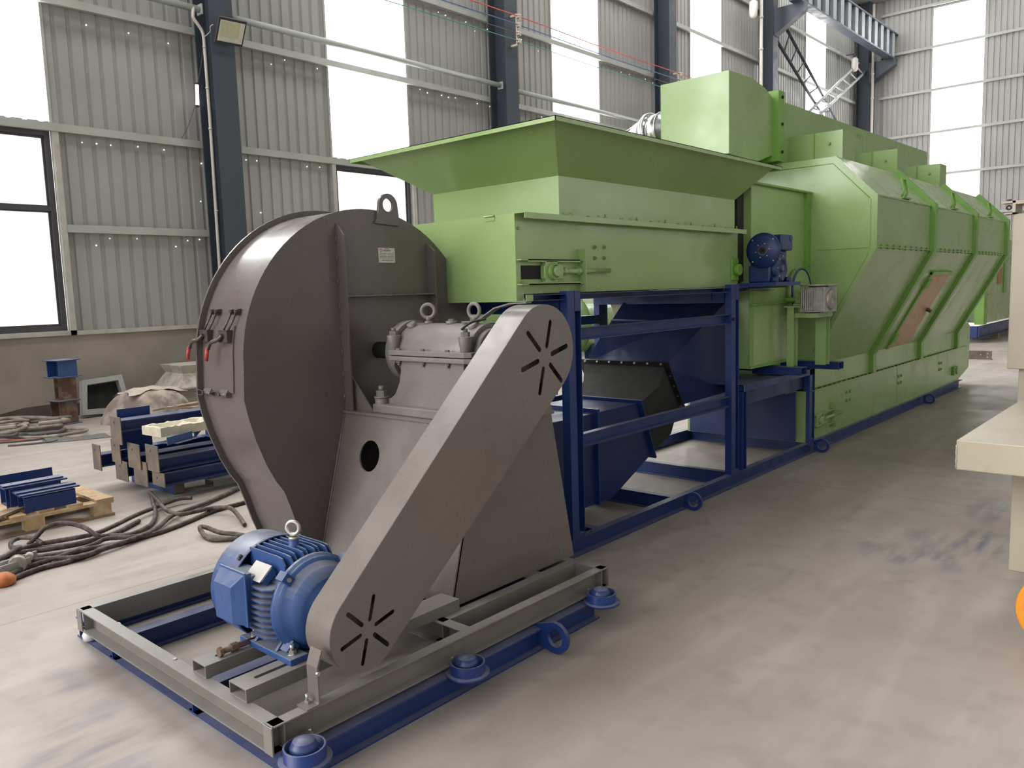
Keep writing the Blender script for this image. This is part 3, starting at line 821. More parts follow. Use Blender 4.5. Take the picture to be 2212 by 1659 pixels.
add('end_cover', MB().cyl((-3.235, 2.81, 1.30), (-3.18, 2.81, 1.30), 0.165, n=36).cyl((-2.64, 2.81, 1.30), (-2.60, 2.81, 1.30), 0.128, n=30), CAST, hs)
nb = MB()
for x in (-3.15, -3.115, -2.935, -2.76): nb.hexnut((x, 2.632, 1.322), (0, 0, 1), 0.013, 0.010).hexnut((x, 2.632, 1.268), (0, 0, -1), 0.013, 0.011, 0.012)
for x in (-3.172, -2.655): nb.hexnut((x, 2.655, 1.395), (0, 0, 1), 0.022, 0.022, 0.016)
for x in (-3.13, -2.69): nb.cyl((x, 2.752, 1.425), (x-0.002, 2.738, 1.452), 0.024, n=14)
nb.cyl((-2.895, 2.80, 1.445), (-2.895, 2.80, 1.462), 0.028, n=16).hexnut((-2.895, 2.80, 1.462), (0, 0, 1), 0.016, 0.010)
for x in (-3.255, -2.50): nb.cyl((x, 2.625, ZB+0.075), (x, 2.625, ZB+0.082), 0.040, n=18).hexnut((x, 2.625, ZB+0.082), (0, 0, 1), 0.028, 0.030, 0.025)
add('housing_bolt', nb, CAST, hs)
for x, nx in ((-3.065, (0.55, -0.83, 0)), (-2.735, (0.1, -1, 0))):
    e = MB().torus((x, 2.80, 1.512), nx, 0.034, 0.0095).cyl((x, 2.80, 1.447), (x, 2.80, 1.462), 0.024, 0.018, 14).cyl((x, 2.80, 1.46), (x, 2.80, 1.482), 0.012, n=10)
    add('eye_bolt', e, CAST, hs)
add('oil_line', MB().tube(spline([(-2.655, 2.63, 1.43), (-2.64, 2.68, 1.46), (-2.60, 2.74, 1.475)]), 0.006, 6), BLACKM, hs)
add('shaft', MB().cyl((-3.50, 2.81, 1.30), (-2.30, 2.78, 1.32), 0.045, n=16), DARK, fan)
add('guard_strap', MB().sheet([(-2.80, 1.4545), (-2.715, 1.456), (-2.66, 1.478), (-2.58, 1.520), (-2.48, 1.541), (-2.38, 1.543)], 'y', 2.775, 2.815, 0.006), CAST, fan)

# belt guard
L1, L2, G1, G2 = (1.690, 0.408), (2.745, 1.333), 0.156, 0.205
dv_ = Vector(L2)-Vector(L1); th = math.atan2(dv_.y, dv_.x); al = math.acos((G1-G2)/dv_.length)
hull = [(L1[0]+G1*cos(th+al+(2*pi-2*al)*i/26), L1[1]+G1*sin(th+al+(2*pi-2*al)*i/26)) for i in range(27)]
hull += [(L2[0]+G2*cos(th-al+2*al*i/30), L2[1]+G2*sin(th-al+2*al*i/30)) for i in range(31)]
slots = []
for (c, r0, r1, w) in (((L1[0]+.01, L1[1]-.005), 0.038, 0.120, 0.0085), ((L2[0], L2[1]-.03), 0.052, 0.160, 0.0115)):
    for k in range(6): slots.append(slot2d(c[0], c[1], pi/2-0.27+k*pi/3, r0, r1, w)[::-1])
bg_ = MB().plate([hull]+slots, lambda u, v, w: (w, u, v), -2.2535, -2.250)
nH = len(hull); hv = [(-2.393, p[0], p[1]) for p in hull]+[(-2.2505, p[0], p[1]) for p in hull]
bg_.add(hv, [[i, (i+1) % nH, nH+(i+1) % nH, nH+i] for i in range(nH)], True)
bg_.prism(hull, 'x', -2.396, -2.393)
guard = add('belt_guard', bg_, GREY_M, fan, label='slanted slotted belt guard')
pm = MB()
pm.cyl((-2.37, L1[0], L1[1]), (-2.29, L1[0], L1[1]), 0.095, n=24).cyl((-2.37, L2[0], L2[1]), (-2.29, L2[0], L2[1]), 0.15, n=28)
add('pulley', pm, RUST, guard)
br = MB().sheet([(1.425, 0.211), (1.470, 0.211), (1.479, 0.222), (1.479, 0.345), (1.500, 0.40)], 'x', -2.308, -2.246, 0.006)
k = add('guard_bracket', br, GREY_M, fan)
add('bracket_bolt', MB().hexnut((-2.285, 1.452, 0.217), (0, 0, 1), 0.010, 0.012, 0.022).hexnut((-2.252, 1.476, 0.325), (1, 0.2, 0), 0.008, 0.008), ZINC, fan)

# motor
MY, MZ = 1.700, 0.432
mo = add('motor', MB().cyl((-2.86, MY, MZ), (-2.575, MY, MZ), 0.158, n=36), BLUE_M, fan, label='blue finned electric motor')
cow = MB().lathe([(0.0, -0.20), (0.12, -0.198), (0.185, -0.185), (0.207, -0.16), (0.211, -0.02), (0.211, 0.0), (0.206, 0.0), (0.200, -0.15), (0.0, -0.17)], (-2.835, MY, MZ), (1, 0, 0), 40)
add('fan_cowl', cow, BLUE_M, mo)
add('cowl_screw', MB().cyl((-2.855, MY-0.145, MZ+0.148), (-2.855, MY-0.155, MZ+0.158), 0.007, n=8).cyl((-2.855, MY-0.140, MZ+0.16), (-2.855, MY-0.148, MZ+0.168), 0.007, n=8), INK, mo)
for k in range(9):
    d = -0.104+k*0.026; h = 0.203 - 0.9*d*d
    zb = math.sqrt(0.158**2-d*d)-0.005
    x1 = -2.60 if k % 2 == 0 else -2.585
    fn = MB().prism([(-2.845, MZ+zb), (x1, MZ+zb), (x1, MZ+h-0.03), (x1-0.018, MZ+h-0.004), (x1-0.05, MZ+h), (-2.845, MZ+h)], 'y', MY+d-0.003, MY+d+0.003)
    add('cooling_fin', fn, BLUE_M, mo)
for k in range(9):
    d = -0.098+k*0.0235; h = 0.205-0.9*d*d
    yb = math.sqrt(0.158**2-d*d)-0.005
    x0 = -2.845 if k > 6 else -2.72
    x1 = -2.588
    fn = MB().prism([(x0, MY-yb), (x1, MY-yb), (x1, MY-h+0.028), (x1-0.03, MY-h), (x0, MY-h)], 'z', MZ+d-0.003, MZ+d+0.003)
    add('cooling_fin', fn, BLUE_M, mo)
eb = MB().lathe([(0.158, 0.0), (0.190, 0.0), (0.190, 0.014), (0.180, 0.020), (0.180, 0.030), (0.165, 0.036), (0.150, 0.075), (0.115, 0.105), (0.06, 0.115), (0.06, 0.17)], (-2.585, MY, MZ), (1, 0, 0), 36)
for a in (135, 225, 45, 315):
    u, w_ = cos(rad(a)), sin(rad(a))
    eb.obox((-2.560, MY+0.188*u, MZ+0.188*w_), (0.045, 0.045, 0.035), Matrix.Rotation(rad(a), 3, 'X'))
add('end_shield', eb, BLUE_M, mo)
add('shield_bolt', MB().hexnut((-2.538, MY-0.133, MZ+0.133), (1, 0, 0), 0.009, 0.008), ZINC, mo)
ft = MB()
ft.box(-2.842, 1.522, 0.260, -2.487, 1.600, 0.284).box(-2.842, 1.800, 0.260, -2.487, 1.875, 0.284)
for x in (-2.745, -2.60):
    ft.hexa([(x-0.008, 1.528, 0.284), (x+0.008, 1.528, 0.284), (x+0.008, 1.66, 0.284), (x-0.008, 1.66, 0.284)], [(x-0.008, 1.605, 0.36), (x+0.008, 1.605, 0.36), (x+0.008, 1.66, 0.36), (x-0.008, 1.66, 0.36)])
    ft.hexa([(x-0.008, 1.74, 0.284), (x+0.008, 1.74, 0.284), (x+0.008, 1.872, 0.284), (x-0.008, 1.872, 0.284)], [(x-0.008, 1.74, 0.36), (x+0.008, 1.74, 0.36), (x+0.008, 1.795, 0.36), (x-0.008, 1.795, 0.36)])
ft.hexa([(-2.78, 1.60, 0.284), (-2.57, 1.60, 0.284), (-2.57, 1.80, 0.284), (-2.78, 1.80, 0.284)], [(-2.80, 1.585, 0.34), (-2.56, 1.585, 0.34), (-2.56, 1.815, 0.34), (-2.80, 1.815, 0.34)])
add('motor_foot', ft, BLUE_M, mo, 0.003)
nbm = MB()
for x in (-2.79, -2.53): nbm.cyl((x, 1.558, 0.284), (x, 1.558, 0.287), 0.018, n=14).hexnut((x, 1.558, 0.287), (0, 0, 1), 0.015, 0.014, 0.02)
add('foot_bolt', nbm, ZINC, mo)
eo = MB().torus((-2.698, MY, MZ+0.270), (0.5, -0.86, 0), 0.026, 0.008).cyl((-2.698, MY, MZ+0.225), (-2.698, MY, MZ+0.236), 0.02, n=14)
add('eye_bolt', eo, ZINC, mo, label='bright eye bolt')
add('lifting_boss', MB().cyl((-2.698, MY, MZ+0.15), (-2.698, MY, MZ+0.226), 0.025, 0.020, 16), BLUE_M, mo)
Mn = Matrix.Rotation(rad(42), 3, 'X')
add('nameplate', MB().obox((-2.705, MY-0.158, MZ+0.137), (0.108, 0.075, 0.003), Mn), LABELM, mo, label='dusty grey maker plate')
add('nameplate_seat', MB().obox((-2.69, MY-0.146, MZ+0.124), (0.085, 0.062, 0.03), Mn), BLUE_M, mo)
tbx = MB()
tbx.box(-2.862, 1.475, 0.385, -2.705, 1.515, 0.572)
tbx.box(-2.856, 1.505, 0.392, -2.700, 1.58, 0.560)
add('terminal_box', tbx, BLUE_M, mo, 0.006)
cvb = [(-2.868, 1.478, 0.375), (-2.690, 1.478, 0.375), (-2.690, 1.478, 0.580), (-2.868, 1.478, 0.580)]
cvt = [(-2.860, 1.440, 0.385), (-2.735, 1.440, 0.385), (-2.735, 1.440, 0.528), (-2.860, 1.440, 0.528)]
cv = MB().add(cvb+cvt, [[3, 2, 1, 0], [4, 5, 6, 7], [0, 1, 5, 4], [1, 2, 6, 5], [2, 3, 7, 6], [3, 0, 4, 7]])
cv.box(-2.872, 1.474, 0.371, -2.686, 1.481, 0.584)
add('box_cover', cv, BLUE_M, mo, 0.003)
add('cable_gland', MB().cyl((-2.745, 1.53, 0.35), (-2.745, 1.53, 0.39), 0.032, n=16).cyl((-2.81, 1.50, 0.362), (-2.81, 1.50, 0.39), 0.02, n=14), BLUE_M, mo)

# scrap film caught under the skid corner
solo('film_scrap', MB().sheet(spline([(-3.74, 0.103), (-3.73, 0.14), (-3.69, 0.155), (-3.655, 0.13), (-3.665, 0.104), (-3.70, 0.115), (-3.71, 0.145)]), 'y', 1.36, 1.40, 0.002), FILM, 'curl of clear film caught behind the front channel of the fan base', 'film', (-3.7, 1.38, 0.103))
solo('film_wad', MB().lathe([(0.0, 0), (0.03, 0.004), (0.034, 0.03), (0.02, 0.055), (0.0, 0.06)], (-3.97, 1.365, 0.009), (0, 0, 1), 12), FILM, 'small white wad of film tucked on the blue beam flange at the skid corner', 'film', (-3.97, 1.365, 0.009))

# ------------------------------------------------------------------ blue support frame of the green machine
sf = thing('support_frame', 'long dark blue steel frame with posts and rails carrying the green machine', 'frame', (-3.5, 8.3, 0))
XR, XL = -2.837, -4.135
FZ = 0.108
add('base_rail', MB().prism(c_prof(XR-0.052, XR, 0, FZ, 0.007, 1), 'y', 3.56, 13.1), BLUE, sf)
add('base_rail', MB().prism(c_prof(XL-0.045, XL+0.007, 0, FZ, 0.007, -1), 'y', 3.56, 13.1), BLUE, sf)
for y in (3.98, 4.915, 5.835, 7.42, 10.2, 12.9):
    add('cross_member', MB().prism([(p[0], p[1]) for p in i_prof(y, 0, FZ, 0.055, 0.006, 0.006)], 'x', XL+0.007, XR-0.052), BLUE, sf)
def post(xo, y, top, s, twin=False):
    m = MB()
    m.box(xo, y-0.062, FZ, xo-s*0.058, y, top)
    # open channel half beside the closed half
    m.prism([(a, b) for a, b in ([(xo-s*0.058, y), (xo, y), (xo, y+0.006), (xo-s*0.05, y+0.006), (xo-s*0.05, y+0.058), (xo, y+0.058), (xo, y+0.064), (xo-s*0.058, y+0.064)])], 'z', FZ, top)
    m.box(xo-s*0.058, y, top-0.12, xo, y+0.064, top)
    m.box(xo-s*0.058, y+.006, FZ, xo-s*.002, y+0.058, FZ+0.03)
    return m
for xo, s in ((-2.838, 1), (XL-0.004, -1)):
    add('post', post(xo, 3.742, 1.592, s), BLUE, sf, 0.002)
    add('post', post(xo, 5.80, 1.60, s), BLUE, sf, 0.002)
for xo, s, sd in ((-2.852, 1, 1), (XL+0.012, -1, -1)):
    a, b = (xo-0.045, xo) if s > 0 else (xo, xo+0.045)
    for z0, z1, nm in ((1.298, 1.372, 'side_rail'), (0.650, 0.732, 'side_rail')):
        add(nm, MB().prism(c_prof(a, b, z0, z1, 0.005, sd), 'y', 3.806, 5.738), BLUE, sf)
    add('top_rail', MB().prism(c_prof(a-0.045, b, 1.541, 1.576, 0.004, sd), 'y', 3.42, 6.55), BLUE, sf)
for y in (3.70, 5.76):
    add('top_cross_member', MB().box(XL, y-0.03, 1.46, -2.90, y+0.03, 1.541), BLUE, sf)
# low stand behind the second post
add('short_post', MB().prism([(-2.895, 5.935), (-2.838, 5.935), (-2.838, 5.941), (-2.889, 5.941), (-2.889, 5.994), (-2.838, 5.994), (-2.838, 6.0), (-2.895, 6.0)], 'z', FZ, 0.80), BLUE, sf)
add('stand_rail', MB().prism(c_prof(-2.90, -2.838, 0.745, 0.80, 0.006, -1), 'y', 5.935, 7.42).box(-3.60, 5.94, 0.79, -2.90, 7.40, 0.80), BLUE, sf)
add('fascia', MB().box(-2.905, 6.0, 0.62, -2.899, 7.40, 0.745), BLUE_D, sf)
add('corner_post', post(-2.838, 7.37, 0.862, 1), BLUE, sf, 0.002)
for y0, x1 in ((6.72, -2.66), (7.32, -2.56)):
    add('bracket_arm', MB().plate(box_tube(y0-0.06, y0+0.06, 0.812, 0.880, 0.005), lambda u, v, w: (w, u, v), -3.1, x1), BLUE, sf)
for x, y in ((-2.772, 5.015), (-2.772, 7.46), (-2.775, 11.12)):
    add('lifting_lug', lug(x, y, 0.068, 0.066, 0.042, XR-0.01), BLUE, sf, 0.002)
add('lifting_lug', MB().torus((-4.22, 6.5, 0.13), (0, 1, 0), 0.055, 0.014), BLUE, sf)
rb = MB()
for y in (3.9, 5.32, 6.25, 7.15): rb.cyl((-2.862, y, FZ), (-2.862, y, FZ+0.001), 0.008, n=10)
rb.hexnut((-2.836, 5.75, 1.333), (1, 0, 0), 0.012, 0.012)
add('bolt', rb, DARK, sf)

# ------------------------------------------------------------------ belt feeder (green trough)
fd = thing('belt_feeder', 'long green feeder trough with a tensioning bearing on its side', 'feeder', (-3.49, 4.7, 1.578))
FX, FL, FY0, FY1, FB, FT = -2.945, -4.03, 3.36, 6.06, 1.578, 2.026
m = MB()
m.prism([(FX-0.004, FB), (FX, FB), (FX, FT-0.003), (-2.875, FT-0.003), (-2.875, FT-0.032), (-2.871, FT-0.032), (-2.871, FT), (FX-0.004, FT)], 'y', FY0, FY1)
m.prism([(FL+0.004, FB), (FL, FB), (FL, FT-0.003), (-4.10, FT-0.003), (-4.10, FT-0.032), (-4.104, FT-0.032), (-4.104, FT), (FL+0.004, FT)], 'y', FY0, FY1)
m.box(FL, FY0+0.06, FB, FX, FY1, FB+0.004).box(FL, FY1-0.004, FB, FX, FY1, FT)
add('trough', m, GREEN, fd)
add('front_plate', MB().box(FL, FY0-0.004, 1.541, FX+0.002, FY0, FT-0.002).box(FL, FY0, 1.541, FX, FY0+0.056, 1.545), GREEN, fd)
add('corner_flange', MB().prism([(FX, 1.541), (-2.874, 1.541), (-2.874, 1.578), (-2.878, 1.578), (-2.878, 1.545), (FX+0.004, 1.545), (FX+0.004, 1.60), (FX, 1.60)], 'y', FY0-0.004, FY0+0.055), GREEN, fd)
tk = MB()
tk.box(FX, 3.362, 1.768, -2.905, 3.93, 1.774).box(FX, 3.362, 1.632, -2.905, 3.93, 1.638)
tk.box(-2.909, 3.42, 1.760, -2.905, 3.90, 1.774).box(-2.909, 3.42, 1.632, -2.905, 3.90, 1.645)
tk.box(FX, 3.927, 1.585, -2.885, 3.935, 1.84)
tk.box(FX, 3.36, 1.605, FX+0.003, 3.93, 1.835)
ten = add('tensioner_frame', tk, GREEN, fd)
add('slot', MB().box(FX+0.003, 3.395, 1.664, FX+0.0045, 3.60, 1.741).cyl((FX+.003, 3.735, 1.704), (FX+.0045, 3.735, 1.704), 0.036), DARK, ten)
pb = MB()
body = [(3.560+0.0, 1.70), (3.562, 1.735), (3.575, 1.752), (3.575, 1.768), (3.682, 1.768), (3.682, 1.747), (3.735, 1.745), (3.735, 1.663), (3.682, 1.661), (3.682, 1.640), (3.575, 1.640), (3.575, 1.655), (3.562, 1.670)]
pb.prism(body, 'x', FX+0.006, -2.905)
pb.cyl((-2.905, 3.635, 1.704), (-2.890, 3.635, 1.704), 0.050, 0.046, 24)
pb.cyl((-2.892, 3.645, 1.706), (-2.872, 3.645, 1.706), 0.031, n=24)
b_ = add('bearing_block', pb, GREEN, ten, 0.004)
add('bearing_rim', MB().torus((-2.888, 3.635, 1.704), (1, 0, 0), 0.042, 0.006), GREEN_D, b_)
add('adjusting_screw', MB().cyl((-2.92, 3.735, 1.706), (-2.92, 4.22, 1.711), 0.0145, n=14).cyl((-2.92, 4.22, 1.711), (-2.92, 4.232, 1.711), 0.0145, 0.011, 14).hexnut((-2.92, 3.905, 1.708), (0, -1, 0), 0.024, 0.02).hexnut((-2.92, 3.937, 1.708), (0, 1, 0), 0.024, 0.018).hexnut((-2.92, 3.745, 1.706), (0, 1, 0), 0.026, 0.022), GREEN, ten)
bo = MB()
for y, z in ((4.10, 1.856), (4.20, 1.857), (4.10, 1.788), (4.20, 1.789)): bo.cyl((FX, y, z), (FX+0.004, y, z), 0.013, n=12).hexnut((FX+0.004, y, z), (1, 0, 0), 0.010, 0.010, 0.006)
bo.hexnut((FX, 3.385, 1.945), (1, 0, 0), 0.009, 0.009).hexnut((FX, 3.40, 1.650), (1, 0, 0), 0.010, 0.012)
add('bolt', bo, GREEN_D, fd)
lt = MB().box(-3.16, FY0-0.008, 1.995, -3.09, FY0-0.004, FT-0.002).cyl((-3.16, FY0-0.01, FT-0.004), (-3.09, FY0-0.01, FT-0.004), 0.006, n=8)
add('latch', lt, GREEN, fd)
# outlet side bearing near the gearbox
ob = MB().box(-2.945, 5.93, 1.63, -2.93, 6.045, 1.80).cyl((-2.93, 5.99, 1.715), (-2.89, 5.99, 1.715), 0.045, n=20)
add('outlet_bearing', ob, GREEN_D, fd, 0.004)
# feed hopper
hp = thing('feed_hopper', 'green flared feed hopper standing on the trough', 'hopper', (-3.49, 4.9, FT))
hx0, hx1, hy0, hy1, HZ = -4.025, -2.955, 3.770, 6.02, 2.262
rx0, rx1, ry0, ry1, RZ = -4.365, -2.705, 3.425, 6.19, 2.500
def shell(b, t, th=0.004):
    """open four-sided shell between two rectangles (x0, x1, y0, y1, z)"""
    def ring(r, d): return [(r[0]+d, r[2]+d, r[4]), (r[1]-d, r[2]+d, r[4]), (r[1]-d, r[3]-d, r[4]), (r[0]+d, r[3]-d, r[4])]
    v = ring(b, 0)+ring(t, 0)+ring(b, th)+ring(t, th)
    f = []
    for i in range(4):
        j = (i+1) % 4
        f += [[i, j, 4+j, 4+i], [8+j, 8+i, 12+i, 12+j], [4+i, 4+j, 12+j, 12+i], [j, i, 8+i, 8+j]]
    return MB().add(v, f)
add('hopper_box', shell((hx0, hx1, hy0, hy1, FT+0.005), (hx0, hx1, hy0, hy1, HZ)), GREEN, hp)
add('flared_wall', shell((hx0, hx1, hy0, hy1, HZ), (rx0, rx1, ry0, ry1, RZ)), GREEN, hp)
rim = MB().plate([[(rx0-0.045, ry0-0.045), (rx1+0.045, ry0-0.045), (rx1+0.045, ry1+0.045), (rx0-0.045, ry1+0.045)],
                  [(rx0+.004, ry0+.004), (rx0+.004, ry1-.004), (rx1-.004, ry1-.004), (rx1-.004, ry0+.004)]], lambda u, v, w: (u, v, w), RZ, RZ+0.004)
rim.box(rx1+0.041, ry0-0.045, RZ-0.022, rx1+0.045, ry1+0.045, RZ+0.004).box(rx0-0.045, ry0-0.045, RZ-0.022, rx1+0.045, ry0-0.041, RZ+0.004)
rim.box(rx0-0.045, ry1+0.041, RZ-0.022, rx1+0.045, ry1+0.045, RZ+0.004).box(rx0-0.045, ry0-0.045, RZ-0.022, rx0-0.041, ry1+0.045, RZ+0.004)
add('rim', rim, GREEN, hp)
fb = MB().box(hx1, hy0-0.03, FT+0.001, hx1+0.05, hy1+0.02, FT+0.005)
add('foot_flange', fb, GREEN, hp)
hb = MB()
for k in range(13):
    y = 3.84+k*0.18
    hb.hexnut((hx1+0.026, y, FT+0.005), (0, 0, 1), 0.010, 0.010, 0.016 if k % 2 == 0 else 0.0)
add('bolt', hb, GREEN_D, hp)

# ------------------------------------------------------------------ worm gearboxes
gb = thing('worm_gearbox', 'dark blue worm gearbox with a round input flange at the end of the feeder', 'gearbox', (-2.76, 6.22, 1.60))
add('gear_body', MB().box(-2.885, 6.12, 1.607, -2.705, 6.42, 1.745).box(-2.86, 6.16, 1.745, -2.70, 6.44, 1.86).box(-2.80, 6.24, 1.86, -2.66, 6.46, 1.985), BLUE_G, gb, 0.012)
fl_ = MB().lathe([(0.0, -0.012), (0.105, -0.012), (0.112, -0.006), (0.139, -0.004), (0.139, 0.016), (0.085, 0.020), (0.085, 0.085), (0.0, 0.085)], (-2.752, 6.10, 1.858), (0, 1, 0), 36)
f2 = add('input_flange', fl_, BLUE_G, gb)
add('input_bore', MB().cyl((-2.752, 6.086, 1.858), (-2.752, 6.089, 1.858), 0.020, n=16), DARK, f2)
add('flange_ring', MB().torus((-2.752, 6.088, 1.858), (0, 1, 0), 0.036, 0.004), RUST, f2)
hl = MB()
for k in range(6): hl.cyl((-2.752+0.056*cos(k*pi/3+.2), 6.0865, 1.858+0.056*sin(k*pi/3+.2)), (-2.752+0.056*cos(k*pi/3+.2), 6.089, 1.858+0.056*sin(k*pi/3+.2)), 0.005, n=8)
for k in range(4): hl.cyl((-2.752+0.12*cos(k*pi/2+.8), 6.094, 1.858+0.12*sin(k*pi/2+.8)), (-2.752+0.12*cos(k*pi/2+.8), 6.097, 1.858+0.12*sin(k*pi/2+.8)), 0.006, n=8)
add('flange_holes', hl, ZINC, f2)
oc = MB().lathe([(0.118, -0.03), (0.118, 0.0), (0.10, 0.012), (0.062, 0.012), (0.055, 0.0), (0.03, 0.002), (0.03, 0.016), (0.0, 0.016)], (-2.682, 6.275, 1.72), (1, 0, 0), 32)
o2 = add('output_cover', oc, BLUE_G, gb)
ocb = MB()
for k in range(8): ocb.hexnut((-2.670, 6.275+0.092*cos(k*pi/4), 1.72+0.092*sin(k*pi/4)), (1, 0, 0), 0.008, 0.006)
add('cover_bolt', ocb, ALU, o2); add('shaft_end', MB().cyl((-2.668, 6.275, 1.72), (-2.660, 6.275, 1.72), 0.024, n=18), RUST, o2)
ears = MB()
for y, z in ((6.15, 1.625), (6.40, 1.625), (6.42, 1.955)): ears.cyl((-2.70, y, z), (-2.655, y, z), 0.026, n=14)
add('mounting_ear', ears, BLUE_G, gb)
add('shaft', MB().cyl((-2.95, 6.275, 1.72), (-2.88, 6.275, 1.72), 0.035, n=16), BLUE_G, gb)
add('shelf', MB().box(-3.02, 6.04, 1.578, -2.62, 6.52, 1.607), BLUE, sf)

gg = thing('worm_gearbox', 'bare grey finned worm gearbox on the green bearing stand', 'gearbox', (-2.62, 6.86, 1.34))
gxc = MB().box(-2.70, 6.72, 1.345, -2.495, 7.0, 1.555)
for k in range(7): gxc.box(-2.690+k*0.018, 6.708, 1.36, -2.682+k*0.018, 6.72, 1.54)
add('gear_body', gxc, ALU, gg, 0.006)
add('output_cover', MB().lathe([(0.0, 0.006), (0.03, 0.008), (0.045, 0.02), (0.062, 0.01), (0.085, 0.012), (0.090, 0.0), (0.090, -0.01)], (-2.493, 6.86, 1.45), (1, 0, 0), 24), ALU, gg)
add('motor_flange', MB().cyl((-2.60, 6.86, 1.565), (-2.60, 6.86, 1.578), 0.15, n=30).cyl((-2.60, 6.86, 1.553), (-2.60, 6.86, 1.566), 0.08, n=24), ALU, gg)
sb = MB()
for x, z in ((-2.685, 1.54), (-2.685, 1.36), (-2.52, 1.54), (-2.52, 1.36)): sb.cyl((x, 6.722, z), (x, 6.713, z), 0.014, n=12)
add('screw_boss', sb, ALU, gg); 
add('shaft', MB().cyl((-2.99, 6.86, 1.45), (-2.70, 6.86, 1.45), 0.022, n=14), GREEN_D, gg)

# ------------------------------------------------------------------ green dryer body
dr = thing('dryer_body', 'long green sheet-metal machine body with bulging ribbed sides', 'machine', (-3.485, 10.2, FZ))
MC = -3.485
half_ = [(-2.87, 0.60), (-2.87, 0.82), (-2.30, 1.887), (-2.30, 2.33), (-2.66, 2.70)]
prof = half_ + [(2*MC-x, z) for x, z in half_[::-1]]
add('body_shell', MB().prism(prof, 'y', 7.375, 12.80), GREEN, dr)
def ribprof(d0, d1):
    q = []
    for sgn in (0,):
        pass
    def offs(d):
        P = half_; o = []
        for i, p in enumerate(P):
            a = Vector(P[max(i-1, 0)]); b = Vector(P[min(i+1, len(P)-1)])
            n0 = (Vector(p)-a); n1 = (b-Vector(p))
            ns = [Vector((v.y, -v.x)).normalized() for v in (n0, n1) if v.length > 1e-6]
            nn = (ns[0]+ns[-1]); nn = nn/ max(1e-6, nn.length); k = d/max(0.5, nn.dot(ns[0]))
            o.append((p[0]+nn.x*k, p[1]+nn.y*k))
        return o
    return offs(d0)+offs(d1)[::-1]
for y0, y1, d in ((7.372, 7.42, 0.006), (9.05, 9.155, 0.045), (10.875, 10.98, 0.045), (12.70, 12.805, 0.045)):
    add('rib', MB().prism(ribprof(-0.002, d), 'y', y0, y1), GREEN_D if d > 0.01 else GREEN, dr)
add('seam_flange', MB().box(-2.30, 7.42, 1.882, -2.282, 12.70, 1.890), GREEN, dr)
sm = MB()
for k in range(30):
    y = 7.5+k*0.178
    if not any(abs(y-c) < 0.09 for c in (9.1, 10.93, 12.75)): sm.hexnut((-2.291, y, 1.89), (0, 0, 1), 0.011, 0.012, 0.012).hexnut((-2.291, y, 1.882), (0, 0, -1), 0.011, 0.012)
add('bolt', sm, GREEN_D, dr)
add('shoulder_lip', MB().box(-2.30, 7.42, 2.322, -2.290, 12.70, 2.334), GREEN, dr)
# lower belt housing
lb = [(7.30, FZ), (12.95, FZ), (13.62, 0.245), (13.64, 0.86), (13.50, 0.93), (12.9, 0.93), (12.85, 0.59), (7.30, 0.59)]
add('lower_housing', MB().prism(lb, 'x', -4.10, -2.872), GREEN, dr)
add('seam_strip', MB().box(-2.872, 7.42, 0.582, -2.845, 13.4, 0.590), GREEN, dr)
sm = MB()
for k in range(42):
    y = 7.52+k*0.132; sm.hexnut((-2.857, y, 0.59), (0, 0, 1), 0.010, 0.011, 0.010)
add('bolt', sm, GREEN_D, dr)
mk = MB()
for y, zz in ((8.42, (0.462, 0.377)), (10.17, (0.452, 0.372)), (11.98, (0.446, 0.361))):
    for z in zz:
        mk.hexnut((-2.872, y-0.05, z), (1, 0, 0), 0.018, 0.014).hexnut((-2.872, y+0.05, z), (1, 0, 0), 0.018, 0.014)
add('roller_bolt', mk, GREEN_D, dr)
add('panel_joint', MB().box(-2.8722, 10.065, 0.13, -2.8712, 10.072, 0.575), DARK, dr)
eb_ = MB().box(-2.872, 12.62, 0.215, -2.835, 12.84, 0.335).cyl((-2.84, 12.73, 0.275), (-2.82, 12.73, 0.275), 0.045, n=16)
add('end_bearing', eb_, GREEN_D, dr, 0.006)
# lower tensioner beside the corner post
t2 = MB()
t2.box(-2.872, 7.44, 0.345, -2.825, 7.95, 0.352).box(-2.872, 7.44, 0.215, -2.825, 7.95, 0.222).box(-2.872, 7.945, 0.165, -2.822, 7.953, 0.41)
t2.cyl((-2.845, 7.70, 0.286), (-2.845, 8.16, 0.29), 0.016, n=12)
lt2 = add('tensioner_frame', t2, GREEN, dr)
add('bearing_block', MB().box(-2.868, 7.50, 0.225, -2.835, 7.62, 0.342).cyl((-2.835, 7.57, 0.284), (-2.815, 7.57, 0.284), 0.038, n=18).box(-2.868, 7.62, 0.255, -2.84, 7.70, 0.315), GREEN, lt2, 0.004)
add('slot', MB().box(-2.872, 7.46, 0.24, -2.8705, 7.72, 0.33), DARK, lt2)
# handles on the shoulder
nS = Vector((0.697, 0, 0.717)); tS = Vector((-0.717, 0, 0.697))
for y in (8.22, 10.02, 11.86):
    c = Vector((-2.33, y, 2.36))
    def hpnt(t, n_, dy): return c + tS*t + nS*n_ + Vector((0, dy, 0))
    hm = MB().tube([hpnt(0.0, 0, -0.05), hpnt(0.02, 0.05, -0.05), hpnt(0.12, 0.12, -0.05), hpnt(0.12, 0.12, 0.05), hpnt(0.02, 0.05, 0.05), hpnt(0.0, 0, 0.05)], 0.011, 8)
    hm.box(-2.37, y-0.08, 2.35, -2.30, y+0.16, 2.365)
    add('handle', hm, GREEN_D, dr)
